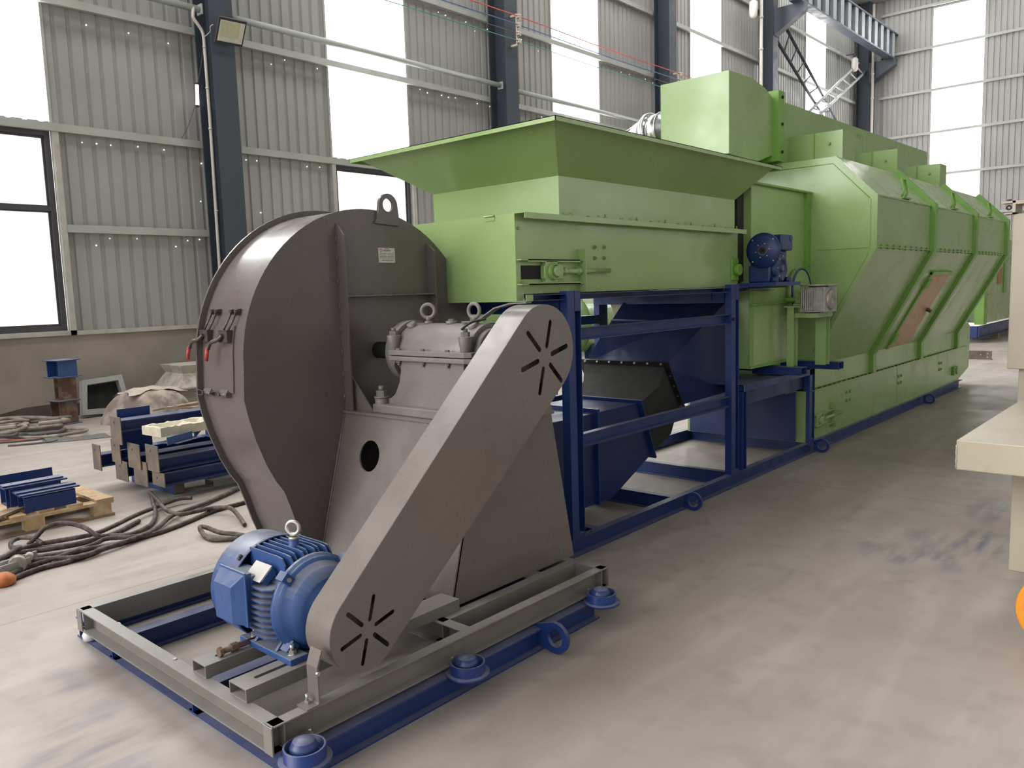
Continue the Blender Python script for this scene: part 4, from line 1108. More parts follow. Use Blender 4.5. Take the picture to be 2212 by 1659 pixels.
# salmon access door on the slope
dS = Vector((-0.57, 0, -1.067)).normalized(); nD = Vector((1.067, 0, -0.57)).normalized(); p0 = Vector((-2.30, 0, 1.887))
def slope(y, s_, n_): return p0 + dS*s_ + nD*n_ + Vector((0, y, 0))
def slope_box(y0, y1, s0, s1, n0, n1):
    return MB().hexa([slope(y0, s0, n0), slope(y1, s0, n0), slope(y1, s1, n0), slope(y0, s1, n0)], [slope(y0, s0, n1), slope(y1, s0, n1), slope(y1, s1, n1), slope(y0, s1, n1)])
ad = add('access_door', slope_box(9.68, 10.44, 0.275, 1.195, 0.0, 0.006), PLYW, dr, label='salmon-pink door on the sloping side')
fr_ = slope_box(9.60, 9.68, 0.25, 1.21, 0, 0.018); fr_.add(*(lambda q: (q.v, q.f))(slope_box(9.60, 10.40, 0.235, 0.275, 0, 0.03)))
add('door_channel', fr_, GREEN_D, ad)
hg = MB()
for s0 in (0.33, 1.02):
    q = slope_box(9.58, 9.72, s0, s0+0.10, 0, 0.035); hg.add(q.v, q.f)
add('door_hinge', hg, GREEN_D, ad)
q = MB().cyl(slope(10.36, 0.735, 0.0), slope(10.36, 0.735, 0.06), 0.022, n=12); q.tube([slope(10.36, 0.735, 0.05), slope(10.22, 0.70, 0.05)], 0.012, 8)
add('door_latch', q, RUST, ad)
# seams on the front face
fs = MB().box(-2.80, 7.371, 1.882, -2.36, 7.3755, 1.886).box(-2.352, 7.371, 1.86, -2.348, 7.3755, 2.30)
fs.tube([(-2.36, 7.372, 1.84), (-2.84, 7.372, 0.95)], 0.003, 5)
fs.tube([(-2.36, 7.372, 2.31), (-2.68, 7.372, 2.64), (-3.3, 7.372, 2.64)], 0.003, 5)
add('panel_seam', fs, GREEN_D, dr)
# inlet chute in front of the dryer face
ch = MB().box(-3.95, 6.20, 1.60, -2.90, 7.372, 2.40)
add('inlet_chute', ch, GREEN, dr)
add('gap_shade_fill', MB().box(-3.92, 6.09, 1.62, -2.965, 6.20, 2.40), BLACK, dr)  # black block painting in the shade of the gap behind the hopper
add('chute_top_flange', MB().box(-3.98, 6.17, 2.395, -2.86, 7.37, 2.41), GREEN_D, dr)
add('chute_edge_angle', MB().box(-2.90, 7.28, 1.6, -2.87, 7.37, 2.395), GREEN_D, dr)
db = MB()
for z in (1.75, 2.05, 2.3): db.hexnut((-2.87, 7.33, z), (1, 0, 0), 0.014, 0.012)
add('bolt', db, GREEN_D, dr)
lc = MB().box(-3.95, 6.18, 0.905, -2.90, 6.92, 1.56)
add('lower_chute', lc, GREEN, dr)
add('chute_flange', MB().box(-2.90, 6.17, 1.425, -2.872, 6.92, 1.438).box(-2.90, 6.17, 0.905, -2.885, 6.92, 0.925).box(-2.90, 6.17, 0.93, -2.896, 6.25, 1.55), GREEN_D, dr)
add('sprocket_guard', MB().cyl((-2.90, 7.10, 1.515), (-2.84, 7.10, 1.515), 0.205, n=40), GREEN, dr)
add('guard_rim', MB().torus((-2.842, 7.10, 1.515), (1, 0, 0), 0.205, 0.010, 40, 8), BLUE, dr)
st = MB()
st.prism(h_vert(-2.79, 6.78, 0.06, 0.09, 0.007, 0.006, 'y'), 'z', 0.88, 1.388)
st.prism(h_vert(-2.62, 7.02, 0.09, 0.09, 0.007, 0.006, 'y'), 'z', 0.88, 1.325)
st.box(-2.84, 6.72, 1.388, -2.66, 6.95, 1.40).box(-2.76, 6.75, 1.30, -2.56, 7.08, 1.338)
add('bearing_stand', st, GREEN, dr)
add('pillow_block', MB().box(-2.78, 6.76, 1.40, -2.70, 6.96, 1.42).prism([(6.80, 1.42), (6.92, 1.42), (6.92, 1.46)]+[(6.86+0.06*cos(rad(a)), 1.46+0.06*sin(rad(a))) for a in range(0, 181, 20)]+[(6.80, 1.46)], 'x', -2.775, -2.71), GREEN, dr, 0.004)
# blue closing panel under the inlet
add('blue_end_panel', MB().box(-4.02, 7.20, 0.13, -2.93, 7.215, 0.60), BLUE_D, dr, label='dark blue panel closing the lower end')
add('blue_louvres', MB().box(-3.92, 6.95, 0.60, -2.92, 7.20, 0.70).box(-3.92, 6.98, 0.72, -2.92, 7.20, 0.80), BLUE_D, dr)

# ------------------------------------------------------------------ exhaust duct on top
xd = thing('exhaust_duct', 'green rectangular duct running along the top of the machine with a tall front box', 'duct', (-3.53, 9.4, 2.70))
bx_ = [(6.42, 2.70), (7.28, 2.76), (7.28, 3.31), (7.0, 3.345), (6.85, 3.375), (6.42, 3.378)]
add('front_box', MB().prism([(6.42, 2.70), (6.95, 2.68), (7.28, 2.77), (7.28, 3.285), (7.12, 3.345), (6.86, 3.385), (6.42, 3.375)], 'x', -3.858, -3.203), GREEN, xd)
add('collar', MB().box(-3.90, 7.28, 2.715, -3.145, 7.42, 3.345), GREEN_D, xd)
cbm = MB()
for z in (2.80, 3.05, 3.29): cbm.hexnut((-3.145, 7.36, z), (1, 0, 0), 0.014, 0.012)
add('bolt', cbm, DARK, xd)
add('long_duct', MB().prism([(7.42, 2.70), (12.36, 2.70), (12.36, 3.335), (7.42, 3.285)], 'x', -3.86, -3.205), GREEN, xd)
for y0, y1, z in ((7.66, 7.985, 2.975), (9.29, 9.62, 2.98), (10.99, 11.29, 2.99)):
    hd = add('branch_hood', MB().prism([(-3.205, 2.70), (-2.80, 2.70), (-2.70, 2.62), (-2.70, z), (-3.205, z)], 'y', y0, y1), GREEN, xd)
    add('hood_joint', MB().box(-2.965, y0-0.012, 2.70, -2.955, y0, z).cyl((-2.82, y0-0.02, z-0.11), (-2.82, y0, z-0.11), 0.014, n=8), GREEN_D, hd)
mk = MB()
for y, z, r in ((9.55, 3.22, .03), (9.64, 3.22, .03)): mk.cyl((-3.205, y, z), (-3.2035, y, z), r, n=14)
add('grommet', mk, GREEN_D, xd)

# galvanised elbow on the box's left side
gp = thing('vent_elbow', 'shiny galvanised segmented pipe elbow joined to the green duct box', 'pipe', (-4.3, 6.95, 2.9))
cl_ = [Vector((-3.86, 6.90, 3.10)), Vector((-4.12, 6.92, 3.095)), Vector((-4.30, 6.95, 3.08)), Vector((-4.47, 6.98, 3.02)), Vector((-4.60, 7.0, 2.90)), Vector((-4.66, 7.02, 2.70)), Vector((-4.66, 7.02, 2.2))]
for i in range(len(cl_)-1):
    add('pipe_segment', MB().tube([cl_[i], cl_[i+1]], 0.165, 32), GALV, gp)
sr = MB()
for i in range(1, len(cl_)-1):
    sr.torus(cl_[i], (cl_[i+1]-cl_[i-1]), 0.167, 0.006, 32, 6)
add('seam_ring', sr, GALV, gp)
add('joint_flange', MB().torus((-4.26, 6.945, 3.085), (1, -0.1, 0.1), 0.185, 0.012, 36, 8).torus((-4.285, 6.95, 3.082), (1, -0.1, 0.1), 0.185, 0.012, 36, 8), GALV, gp)

# ------------------------------------------------------------------ blue air ducting under the feeder
ad_ = thing('air_duct', 'dark blue air duct with a black canvas joint under the feeder', 'duct', (-3.5, 4.6, 0.2))
x0d, x1d = -3.80, -3.20
add('duct_box', MB().prism([(3.60, 0.115), (4.62, 0.115), (5.14, 0.34), (4.96, 0.752), (3.60, 0.752)], 'x', x0d, x1d), BLUE_D, ad_)
def frame_plate(pa, pb_, x0, x1, w, t):
    """flange frame lying in the plane through pa-pb (y,z), between x0 and x1"""
    a = Vector((0, *pa)); b = Vector((0, *pb_)); d = (b-a); L_ = d.length; d.normalize(); nn = Vector((0, -d.z, d.y))
    fn = lambda u, v, q: Vector((u, 0, 0)) + a + d*v + nn*q
    return MB().plate([[(x0-w, -w), (x1+w, -w), (x1+w, L_+w), (x0-w, L_+w)], [(x0, 0), (x0, L_), (x1, L_), (x1, 0)]], fn, -t/2, t/2)
add('box_flange', frame_plate((4.975, 0.745), (5.145, 0.345), x0d, x1d, 0.035, 0.012), BLUE, ad_)
add('front_box_flange', MB().box(x0d-0.03, 4.42, 0.70, x1d+0.03, 4.44, 0.78).box(x1d, 4.41, 0.115, x1d+0.035, 4.425, 0.78), BLUE, ad_)
cv_ = MB()
ra = [(x0d, 4.98, .745), (x1d, 4.98, .745), (x1d, 5.15, .345), (x0d, 5.15, .345)]
rm = [(x0d-.06, 5.19, .86), (x1d+.05, 5.19, .86), (x1d+.05, 5.35, .47), (x0d-.06, 5.35, .47)]
rb_ = [(-3.98, 5.37, .985), (-3.215, 5.37, .985), (-3.215, 5.58, .655), (-3.98, 5.58, .655)]
cv_.add(ra+rm+rb_, [[i, (i+1) % 4, 4+(i+1) % 4, 4+i] for i in range(4)]+[[4+i, 4+(i+1) % 4, 8+(i+1) % 4, 8+i] for i in range(4)])
add('canvas_joint', cv_, BLACK, ad_)
flo = frame_plate((5.375, 0.980), (5.585, 0.655), -3.98, -3.215, 0.05, 0.012)
fo = add('outlet_flange', flo, BLACKM, ad_)
fbt = MB()
for k in range(7): fbt.hexnut((-3.95+k*0.12, 5.345, 1.003), (0, -0.8, 0.55), 0.010, 0.01)
for k in range(4): fbt.hexnut((-3.19, 5.42+k*0.055, 0.91-k*0.085), (0, -0.8, 0.55), 0.010, 0.01)
add('bolt', fbt, ALU, fo)
hdv = [(-3.98, 5.37, .985), (-3.215, 5.37, .985), (-3.215, 5.59, .655), (-3.98, 5.59, .655)]
htp = [(-3.82, 5.72, 1.475), (-3.05, 6.10, 1.475), (-3.05, 6.16, 0.72), (-3.82, 6.16, 0.72)]
add('riser_hood', MB().add(hdv+htp, [[3, 2, 1, 0], [4, 5, 6, 7], [0, 1, 5, 4], [1, 2, 6, 5], [2, 3, 7, 6], [3, 0, 4, 7]]).box(-3.82, 5.72, 1.475, -3.0, 6.16, 1.535), BLUE_D, ad_)
add('hood_rib', MB().tube([(-3.86, 5.60, 1.33), (-3.12, 5.93, 1.30)], 0.012, 6), BLUE, ad_)

# ------------------------------------------------------------------ second green machine glimpsed behind
gd = thing('green_drum', 'pale green round drum with hoop seams glimpsed through the blue frame', 'drum', (-5.9, 7.2, 0.0))
add('drum_shell', MB().cyl((-5.95, 5.6, 1.18), (-5.95, 8.1, 1.18), 0.42, n=40), GREEN, gd)
hm = MB()
for y in (5.8, 6.4, 7.0, 7.6): hm.torus((-5.95, y, 1.18), (0, 1, 0), 0.424, 0.006, 40, 6)
add('hoop_seam', hm, GREEN_D, gd)
add('drum_leg', MB().box(-6.3, 5.9, 0, -6.2, 6.0, 0.95).box(-5.7, 5.9, 0, -5.6, 6.0, 0.95).box(-6.3, 7.7, 0, -6.2, 7.8, 0.95).box(-5.7, 7.7, 0, -5.6, 7.8, 0.95), BLUE, gd)

# ------------------------------------------------------------------ far green machine at the right
fm = thing('far_machine', 'smaller green machine on a blue base far behind the long body', 'machine', (-5.6, 25, 0.1))
add('machine_body', MB().box(-6.6, 22.7, 0.46, -4.42, 28.5, 2.55).prism([(-6.6, 2.55), (-4.42, 2.55), (-4.8, 2.9), (-6.2, 2.9)], 'y', 22.7, 28.5), GREEN, fm)
add('front_leg', MB().box(-5.05, 22.25, 0.43, -4.9, 22.7, 2.4).box(-4.62, 22.35, 0.43, -4.42, 22.7, 2.5), GREEN_D, fm)
add('panel_joint', MB().box(-4.42, 22.7, 1.14, -4.405, 28.4, 1.17), GREEN, fm)
add('side_strip', MB().box(-4.42, 24.45, 1.17, -4.39, 24.75, 2.55), GREEN_D, fm)
add('access_door', MB().box(-4.42, 23.75, 1.40, -4.40, 24.2, 2.0), paint('brown_door', (0.36, 0.17, 0.06), 0.5), fm, label='brown-orange door on its side')
fb = MB().prism(c_prof(-4.5, -4.38, 0.12, 0.40, 0.012, 1), 'y', 22.1, 28.6)
fb.prism(c_prof(-6.7, -6.58, 0.12, 0.40, 0.012, -1), 'y', 22.1, 28.6).box(-6.6, 22.1, 0.12, -4.45, 22.2, 0.40)
add('base_beam', fb, BLUE, fm)
add('timber_block', MB().box(-4.75, 24.0, 0.0, -4.4, 24.25, 0.12).box(-6.7, 24.0, 0.0, -6.4, 24.25, 0.12).box(-4.75, 28.0, 0.0, -4.4, 28.25, 0.12).box(-6.7, 28.0, 0.0, -6.4, 28.25, 0.12), WOOD_D, fm)
cs = thing('steel_channel', 'short grey drilled steel channel lying on the bright floor in the distance', 'channel', (-3.8, 17.7, 0))
add('channel_section', MB().prism([(17.66, 0), (17.75, 0), (17.75, 0.01), (17.672, 0.01), (17.672, 0.155), (17.75, 0.155), (17.75, 0.165), (17.66, 0.165)], 'x', -4.6, -3.33), PLATE, cs)
hc = MB()
for x, z in ((-3.40, 0.05), (-3.40, 0.115), (-3.52, 0.09)): hc.cyl((x, 17.659, z), (x, 17.661, z), 0.012, n=10)
add('hole', hc, LABELM, cs)

# ------------------------------------------------------------------ cream machine at the right edge
ct = thing('machine_table', 'thick cream steel bed slab on a square leg at the right edge', 'table', (-0.3, 5.2, 0))
add('bed_slab', MB().box(-0.992, 4.50, 0.622, 0.9, 6.15, 0.777), CREAM, ct, 0.006)
add('leg', MB().box(-0.813, 4.94, 0, -0.45, 5.35, 0.622), CREAM, ct, 0.004)
add('leg', MB().box(0.45, 4.94, 0, 0.82, 5.35, 0.622), CREAM, ct, 0.004)
wm = MB().tube([(-0.990, 4.500, 0.63+k*0.02) for k in range(7)], [0.005, 0.003, 0.006, 0.003, 0.006, 0.004, 0.005], 6)
add('weld_bead', wm, CREAM, ct)
ch_ = thing('machine_housing', 'tall cream machine cabinet behind the bed slab at the right edge', 'cabinet', (-0.5, 7.3, 0))
add('cabinet_body', MB().box(-1.217, 7.0, 0.90, 0.6, 8.2, 2.055), CREAM, ch_, 0.006)
add('cabinet_foot', MB().box(-1.148, 7.05, 0.0, 0.5, 8.1, 0.90), CREAM, ch_, 0.004)
add('top_arm', MB().box(-1.20, 6.98, 2.125, 0.6, 7.25, 2.15).box(-1.22, 6.98, 2.055, -1.20, 7.25, 2.15).box(-1.29, 6.98, 2.135, -1.2, 7.1, 2.15).box(-1.27, 6.98, 2.055, -1.2, 7.1, 2.065), CREAM, ch_)
add('roller', MB().cyl((-1.05, 7.12, 2.10), (0.5, 7.12, 2.10), 0.045, n=20), ALU, ch_)
add('hook_bolt', MB().torus((-1.25, 7.03, 2.105), (0, 1, 0), 0.014, 0.006, 14, 6).cyl((-1.25, 7.03, 2.15), (-1.25, 7.03, 2.165), 0.016, n=10), BLACKM, ch_)
ow = thing('orange_wheel', 'orange round wheel cut off by the right edge near the cream leg', 'wheel', (-0.44, 3.95, 0))
add('rim', MB().cyl((-0.44, 3.92, 0.175), (-0.44, 3.99, 0.175), 0.175, n=40), ORANGE, ow, 0.01)
add('hub', MB().cyl((-0.44, 3.89, 0.175), (-0.44, 4.02, 0.175), 0.05, n=20), ALU, ow)

# ------------------------------------------------------------------ pallet with blue steel pieces
pl = thing('wooden_pallet', 'worn wooden pallet carrying blue steel strips', 'pallet', (-6.6, 1.95, 0))
px0, px1, y0, y1 = -6.98, -6.245, 1.35, 2.405
for k in range(6):
    y = y1-0.125-k*0.19
    if k == 0: yy = (y1-0.125, y1)
    else: yy = (y, y+0.10)
    add('deck_board', MB().box(px0, yy[0], 0.122, px1 - (0.0 if k in (0, 5) else 0.012*(k % 3)), yy[1], 0.142), WOOD if k != 4 else WOOD_D, pl)
for x in (-6.245, -6.565, -6.885):
    add('stringer', MB().box(x-0.095, y0, 0.100, x, y1, 0.122), WOOD, pl)
    add('runner', MB().box(x-0.095, y0, 0.0, x, y1, 0.020), WOOD_D, pl)
    for y in (y0+0.02, 1.80, y1-0.145):
        add('block', MB().box(x-0.090, y, 0.020, x-0.002, y+0.125, 0.100), WOOD, pl)
add('loose_slat', MB().obox((-6.36, 1.72, 0.158), (0.09, 0.42, 0.018), Matrix.Rotation(rad(38), 3, 'Z')), WOOD_D, pl)
GA = 'blue strips on the pallet'
def strip(lab, yc, L_, xc, w, z0, h, mat=BLUE):
    t = thing('steel_strip', lab, 'steel strip', (xc, yc, z0), GA)
    add('strip', MB().box(xc-w/2, yc-L_/2, z0, xc+w/2, yc+L_/2, z0+h), mat, t, 0.002)
    hm = MB()
    for k in range(3): hm.cyl((xc-0.012, yc-L_*0.32+k*L_*0.30, z0+h), (xc-0.012, yc-L_*0.32+k*L_*0.30, z0+h+0.0006), 0.008, n=10)
    add('bolt_hole', hm, DARK, t)
    return t
bl = thing('steel_angle', 'deep blue steel angle piece at the front of the pallet load', 'steel angle', (-6.31, 1.985, 0.142), GA)
add('angle', MB().box(-6.292, 1.815, 0.142, -6.284, 2.157, 0.255).box(-6.40, 1.815, 0.247, -6.284, 2.157, 0.255).box(-6.42, 1.815, 0.142, -6.412, 2.157, 0.25), BLUE, bl, 0.001)
strip('blue steel strip on the pallet, just behind the front angle', 2.00, 0.40, -6.36, 0.10, 0.256, 0.012)
strip('blue steel strip on the pallet with a row of holes, second step up', 1.99, 0.40, -6.40, 0.085, 0.269, 0.012)
bl2 = thing('steel_angle', 'blue steel angle in the middle of the pallet load', 'steel angle', (-6.5, 1.96, 0.142), GA)
add('angle', MB().box(-6.462, 1.78, 0.142, -6.454, 2.12, 0.30).box(-6.56, 1.78, 0.142, -6.552, 2.12, 0.30), BLUE, bl2)
strip('blue steel strip lying flat on the middle angle of the pallet load', 1.955, 0.42, -6.50, 0.115, 0.300, 0.012)
strip('topmost blue steel strip of the pallet load', 1.945, 0.40, -6.515, 0.095, 0.313, 0.012)
bl3 = thing('steel_plate', 'blue steel plate standing on edge at the back of the pallet load', 'steel plate', (-6.75, 1.985, 0.142), GA)
add('plate', MB().box(-6.758, 1.80, 0.142, -6.748, 2.165, 0.355).box(-6.748, 1.80, 0.142, -6.65, 2.165, 0.150), BLUE, bl3, 0.001)

# ------------------------------------------------------------------ stack of blue beams with raw end plates
GB = 'blue beams with raw end plates'
def beam(lab, x0, x1, z0, z1, yf, L_, px=None, mat=BLUE):
    """beam along y with an end plate on its near end"""
    t = thing('end_plate_beam', lab, 'beam', ((x0+x1)/2, yf+L_/2, z0), GB)
    bz0, bz1 = (z0+0.03, z1-0.03) if px is None else px
    xc = (x0+x1)/2; w = min(0.085, (x1-x0)*0.42)
    add('beam', MB().prism(i_prof(xc, bz0, bz1, w*2, 0.009, 0.009), 'y', yf+0.008, yf+L_), mat, t)
    add('end_plate', MB().box(x0, yf, z0, x1, yf+0.008, z1), PLATE, t, 0.001)
    add('plate_hole', MB().cyl((xc-0.02, yf-0.0005, z1-0.05), (xc-0.02, yf+0.0002, z1-0.05), 0.009, n=10), DARK, t)
    return t
dn = thing('dunnage_block', 'blue painted steel block under the near end of the beam stack', 'block', (-6.60, 3.04, 0), None)
add('block', MB().box(-7.3, 2.98, 0, -6.475, 3.07, 0.118), BLUE_M, dn, 0.003)
add('end_face', MB().box(-6.475, 2.985, 0.005, -6.470, 3.065, 0.113), PLATE, dn)
dn2 = thing('dunnage_block', 'blue steel block under the far end of the beam stack', 'block', (-6.7, 3.9, 0), None)
add('block', MB().box(-7.3, 3.86, 0, -6.40, 3.95, 0.118), BLUE_M, dn2)
beam('bottom beam of the stack at its right end, mottled end plate', -6.50, -6.285, 0.118, 0.235, 2.82, 1.35, (0.121, 0.228))
beam('bottom beam of the stack, second from the right, dark end plate', -6.775, -6.525, 0.095, 0.30, 2.79, 1.35, (0.121, 0.228))
beam('bottom beam of the stack at its left end, rust-brown end plate', -7.17, -6.93, 0.080, 0.255, 2.80, 1.35, (0.121, 0.228))
beam('second-row beam at the right of the stack, big raw end plate', -6.545, -6.32, 0.238, 0.455, 2.80, 1.35, (0.24, 0.345))
beam('second-row beam in the middle of the stack, pale end plate with one hole', -6.83, -6.60, 0.232, 0.442, 2.775, 1.35, (0.236, 0.345))
beam('second-row beam left of the middle, narrow end plate', -7.20, -7.02, 0.232, 0.432, 2.79, 1.35, (0.26, 0.345))
beam('detached-looking beam at the far left of the stack, pale square end plate', -7.38, -7.215, 0.16, 0.385, 2.70, 1.2, (0.19, 0.30))
beam('uppermost beam laid along the top of the stack, dark tall end plate', -7.0, -6.79, 0.43, 0.66, 2.72, 0.95, (0.535, 0.63))
tb_ = thing('steel_plate', 'blue plate standing upright behind the uppermost beam of the stack', 'steel plate', (-7.02, 2.95, 0.35), None)
add('plate', MB().box(-7.045, 2.80, 0.35, -7.035, 3.08, 0.70).box(-7.22, 2.86, 0.345, -7.035, 3.04, 0.355), BLUE, tb_)
tb2 = thing('cross_beam_piece', 'blue cross piece with an upright stub lying over the beam stack', 'beam', (-6.85, 3.55, 0.345), None)
add('beam', MB().prism(i_prof(0, 0, 0.1, 0.08, 0.008, 0.008), 'y', -0.5, 0.3), BLUE, tb2)
for c in kids(tb2):
    for v_ in c.data.vertices: v_.co = Matrix.Rotation(rad(90), 3, 'Z') @ (v_.co + OFF[tb2.name]) + Vector((0.05, 0.06, 0.0))
add('upright_stub', MB().box(-6.78, 3.58, 0.445, -6.69, 3.66, 0.66).box(-6.55, 3.60, 0.445, -6.30, 3.61, 0.60), BLUE, tb2)
cpc = thing('bent_channel', 'short bright blue channel piece lying on the stack in front of the foam tray', 'channel', (-6.42, 3.05, 0.46), None)
add('channel_section', MB().obox((-6.41, 3.03, 0.463), (0.20, 0.30, 0.006), Matrix.Rotation(rad(25), 3, 'Z')).obox((-6.32, 2.99, 0.495), (0.006, 0.30, 0.064), Matrix.Rotation(rad(25), 3, 'Z')), BLUE_M, cpc)
cpc2 = thing('bent_channel', 'blue box section lying crosswise under the foam tray', 'channel', (-6.55, 3.2, 0.46), None)
add('channel_section', MB().obox((-6.60, 3.22, 0.505), (0.36, 0.12, 0.008), Matrix.Rotation(rad(-35), 3, 'Z')).obox((-6.63, 3.17, 0.483), (0.36, 0.008, 0.045), Matrix.Rotation(rad(-35), 3, 'Z')).obox((-6.57, 3.27, 0.483), (0.36, 0.008, 0.045), Matrix.Rotation(rad(-35), 3, 'Z')), BLUE_M, cpc2)
ft_ = MB(); fx, fy = -6.62, 3.08
nX, nY = 10, 16; rr = random.Random(4); W, Lh = 0.30, 0.52
ang = rad(6); top_v = []
for j in range(nY+1):
    for i in range(nX+1):
        u, v = i/nX, j/nY
        edge = min(u, 1-u, v, 1-v)
        z = 0.075 + rr.uniform(-.006, .006) - (0.035 if edge > 0.12 else 0) + (0.03*math.exp(-((v-0.62)/0.06)**2) if edge > 0.12 else 0)
        top_v.append(((u-.5)*W, (v-.5)*Lh, z))
nb_ = len(top_v)
allv = top_v + [(p[0], p[1], 0.0) for p in top_v]
ff = []
for j in range(nY):
    for i in range(nX):
        a = j*(nX+1)+i; ff += [[a, a+1, a+nX+2, a+nX+1], [nb_+a, nb_+a+nX+1, nb_+a+nX+2, nb_+a+1]]
for i in range(nX):
    a = i; ff.append([a, nb_+a, nb_+a+1, a+1]); a = nY*(nX+1)+i; ff.append([a, a+1, nb_+a+1, nb_+a])
for j in range(nY):
    a = j*(nX+1); ff.append([a, a+nX+1, nb_+a+nX+1, nb_+a]); a += nX; ff.append([a, nb_+a, nb_+a+nX+1, a+nX+1])
RZm = Matrix.Rotation(rad(4), 3, 'Z')
ft_.add([RZm @ Vector(p) + Vector((-6.56, 3.12, 0.510)) for p in allv], ff)
solo('foam_tray', ft_, FOAM, 'cream broken foam tray lying on top of the blue beam stack', 'tray', (-6.56, 3.12, 0.51))
gc = thing('galvanised_channel', 'short grey-green galvanised channel on the floor beside the beam stack', 'channel', (-6.5, 3.5, 0))
add('channel_section', MB().plate(box_tube(-6.60, -6.45, 0.0, 0.055, 0.004), lambda u, v, w: (u, w, v), 3.315, 3.75), GIRT, gc)

# ------------------------------------------------------------------ wire ropes
def rope(lab, pts, r=0.015):
    P = spline(pts, 10)
    n_ = sum((P[i+1]-P[i]).length for i in range(len(P)-1))
    # resample evenly so the lay of the strands shows
    out_, step, acc = [P[0]], 0.012, 0.0
    for i in range(len(P)-1):
        a, b = P[i], P[i+1]; L_ = (b-a).length; t = step-acc
        while t <= L_: out_.append(a.lerp(b, t/L_)); t += step
        acc = L_-(t-step)
    out_.append(P[-1])
    z = min(p.z for p in out_)
    return solo('wire_rope', MB().tube(out_, r, 18, lobes=6, amp=0.13, pitch=0.16), ROPE, lab, 'rope', (pts[0][0], pts[0][1], z-r), 'greasy wire ropes on the floor')
def F(pts, z=0.016, dz=None): return [(x, y, z if dz is None else z+dz[i]) for i, (x, y) in enumerate(pts)]
rope('long wire rope running straightest toward the fan, uppermost of the pair reaching it', F([(-6.35, 3.62), (-6.139, 3.361), (-5.915, 2.963), (-5.74, 2.624), (-5.549, 2.413), (-5.464, 2.239), (-5.549, 2.075), (-5.524, 1.979), (-5.44, 1.752), (-5.40, 1.594), (-5.376, 1.505), (-5.272, 1.371)], 0.020, [0, 0, 0, .012, 0, 0, .01, 0, 0, 0, 0, 0]))
rope('wire rope running below the long straight one, nearest the fan base', F([(-5.75, 3.45), (-5.688, 3.15), (-5.652, 2.885), (-5.526, 2.61), (-5.448, 2.398), (-5.42, 2.184), (-5.40, 1.988), (-5.354, 1.913), (-5.30, 1.749), (-5.30, 1.577), (-5.22, 1.385)]))
rope('wire rope ending in a blunt rounded tip pointing toward the beam stack', F([(-6.06, 2.925), (-6.12, 2.85), (-6.08, 2.68), (-5.96, 2.45), (-5.80, 2.22), (-5.73, 2.06), (-5.77, 1.907), (-5.85, 1.748), (-5.816, 1.621), (-5.727, 1.487)], 0.018, [.03, .03, .02, .02, .02, .015, .01, 0, 0, 0]))
rope('wire rope bent into a narrow standing loop in the middle of the tangle', F([(-6.40, 2.755), (-6.15, 2.66), (-5.93, 2.575), (-5.74, 2.47), (-5.63, 2.37), (-5.56, 2.222), (-5.65, 2.13)], 0.018, [.06, .03, .01, .0, .0, .0, .0]))
rope('wire rope curving from the standing loop to a frayed pale end by the fan', F([(-6.41, 2.75), (-6.18, 2.70), (-5.86, 2.63), (-5.66, 2.64), (-5.64, 2.755), (-5.62, 2.87), (-5.50, 2.93), (-5.33, 2.90), (-5.10, 2.83)], 0.018, [.06, .05, .03, .03, .03, .03, .04, .03, 0]))
rope('wire rope arching high in a wide arc in front of the pallet', [(-5.66, 2.10, .02), (-5.62, 2.04, .045), (-5.72, 1.99, .10), (-5.82, 1.91, .13), (-5.86, 1.81, .12), (-5.87, 1.74, .06), (-5.89, 1.70, .02)])
rope('small bent wire rope loop lying just beside the motor', F([(-4.75, 2.72), (-4.95, 2.68), (-5.044, 2.616), (-5.19, 2.585), (-5.20, 2.55), (-5.06, 2.52), (-4.95, 2.53), (-4.85, 2.64)], 0.017, [0, 0, .01, .03, .03, 0, 0, 0]))
rope('wire rope strand in the thick of the bundle, second from its top', F([(-5.86, 2.42), (-5.70, 2.206), (-5.66, 2.069), (-5.646, 1.906), (-5.70, 1.739), (-5.76, 1.60), (-5.74, 1.48)]))
rope('wire rope strand low in the thick of the bundle', F([(-5.40, 2.10), (-5.46, 1.95), (-5.50, 1.80), (-5.54, 1.70), (-5.60, 1.58), (-5.62, 1.46)]))
rope('wire rope strand hugging the bottom edge of the bundle', F([(-5.44, 2.32), (-5.37, 2.10), (-5.33, 1.95), (-5.29, 1.80), (-5.42, 1.66), (-5.47, 1.50), (-5.43, 1.40)], 0.030))
rope('wire rope twisted into a small eye at the left end of the bundle', [(-5.80, 1.76, .03), (-5.90, 1.74, .05), (-6.0, 1.69, .05), (-5.98, 1.63, .04), (-5.88, 1.60, .03), (-5.79, 1.62, .045), (-5.72, 1.56, .045), (-5.63, 1.44, .03)], 0.014)
sk = thing('hook_block', 'dusty crane hook block with an orange part at the left end of the ropes', 'hook block', (-5.45, 1.44, 0))
add('side_plate', MB().obox((-5.44, 1.50, 0.055), (0.012, 0.26, 0.055), Matrix.Rotation(rad(18), 3, 'Z')).obox((-5.36, 1.44, 0.05), (0.012, 0.26, 0.05), Matrix.Rotation(rad(18), 3, 'Z')), GIRT, sk, 0.004)
add('sheave', MB().cyl((-5.43, 1.50, 0.05), (-5.37, 1.48, 0.05), 0.05, n=20), ALU, sk)
add('pin', MB().cyl((-5.455, 1.575, 0.07), (-5.40, 1.555, 0.07), 0.022, n=14), OLDW, sk)
add('hook_collar', MB().lathe([(0.0, 0.0), (0.06, 0.005), (0.065, 0.04), (0.03, 0.07), (0.0, 0.072)], (-5.21, 1.36, 0.0), (0, 0, 1), 18), paint('faded_orange', (0.45, 0.14, 0.04), 0.55, 0.3, 20), sk)

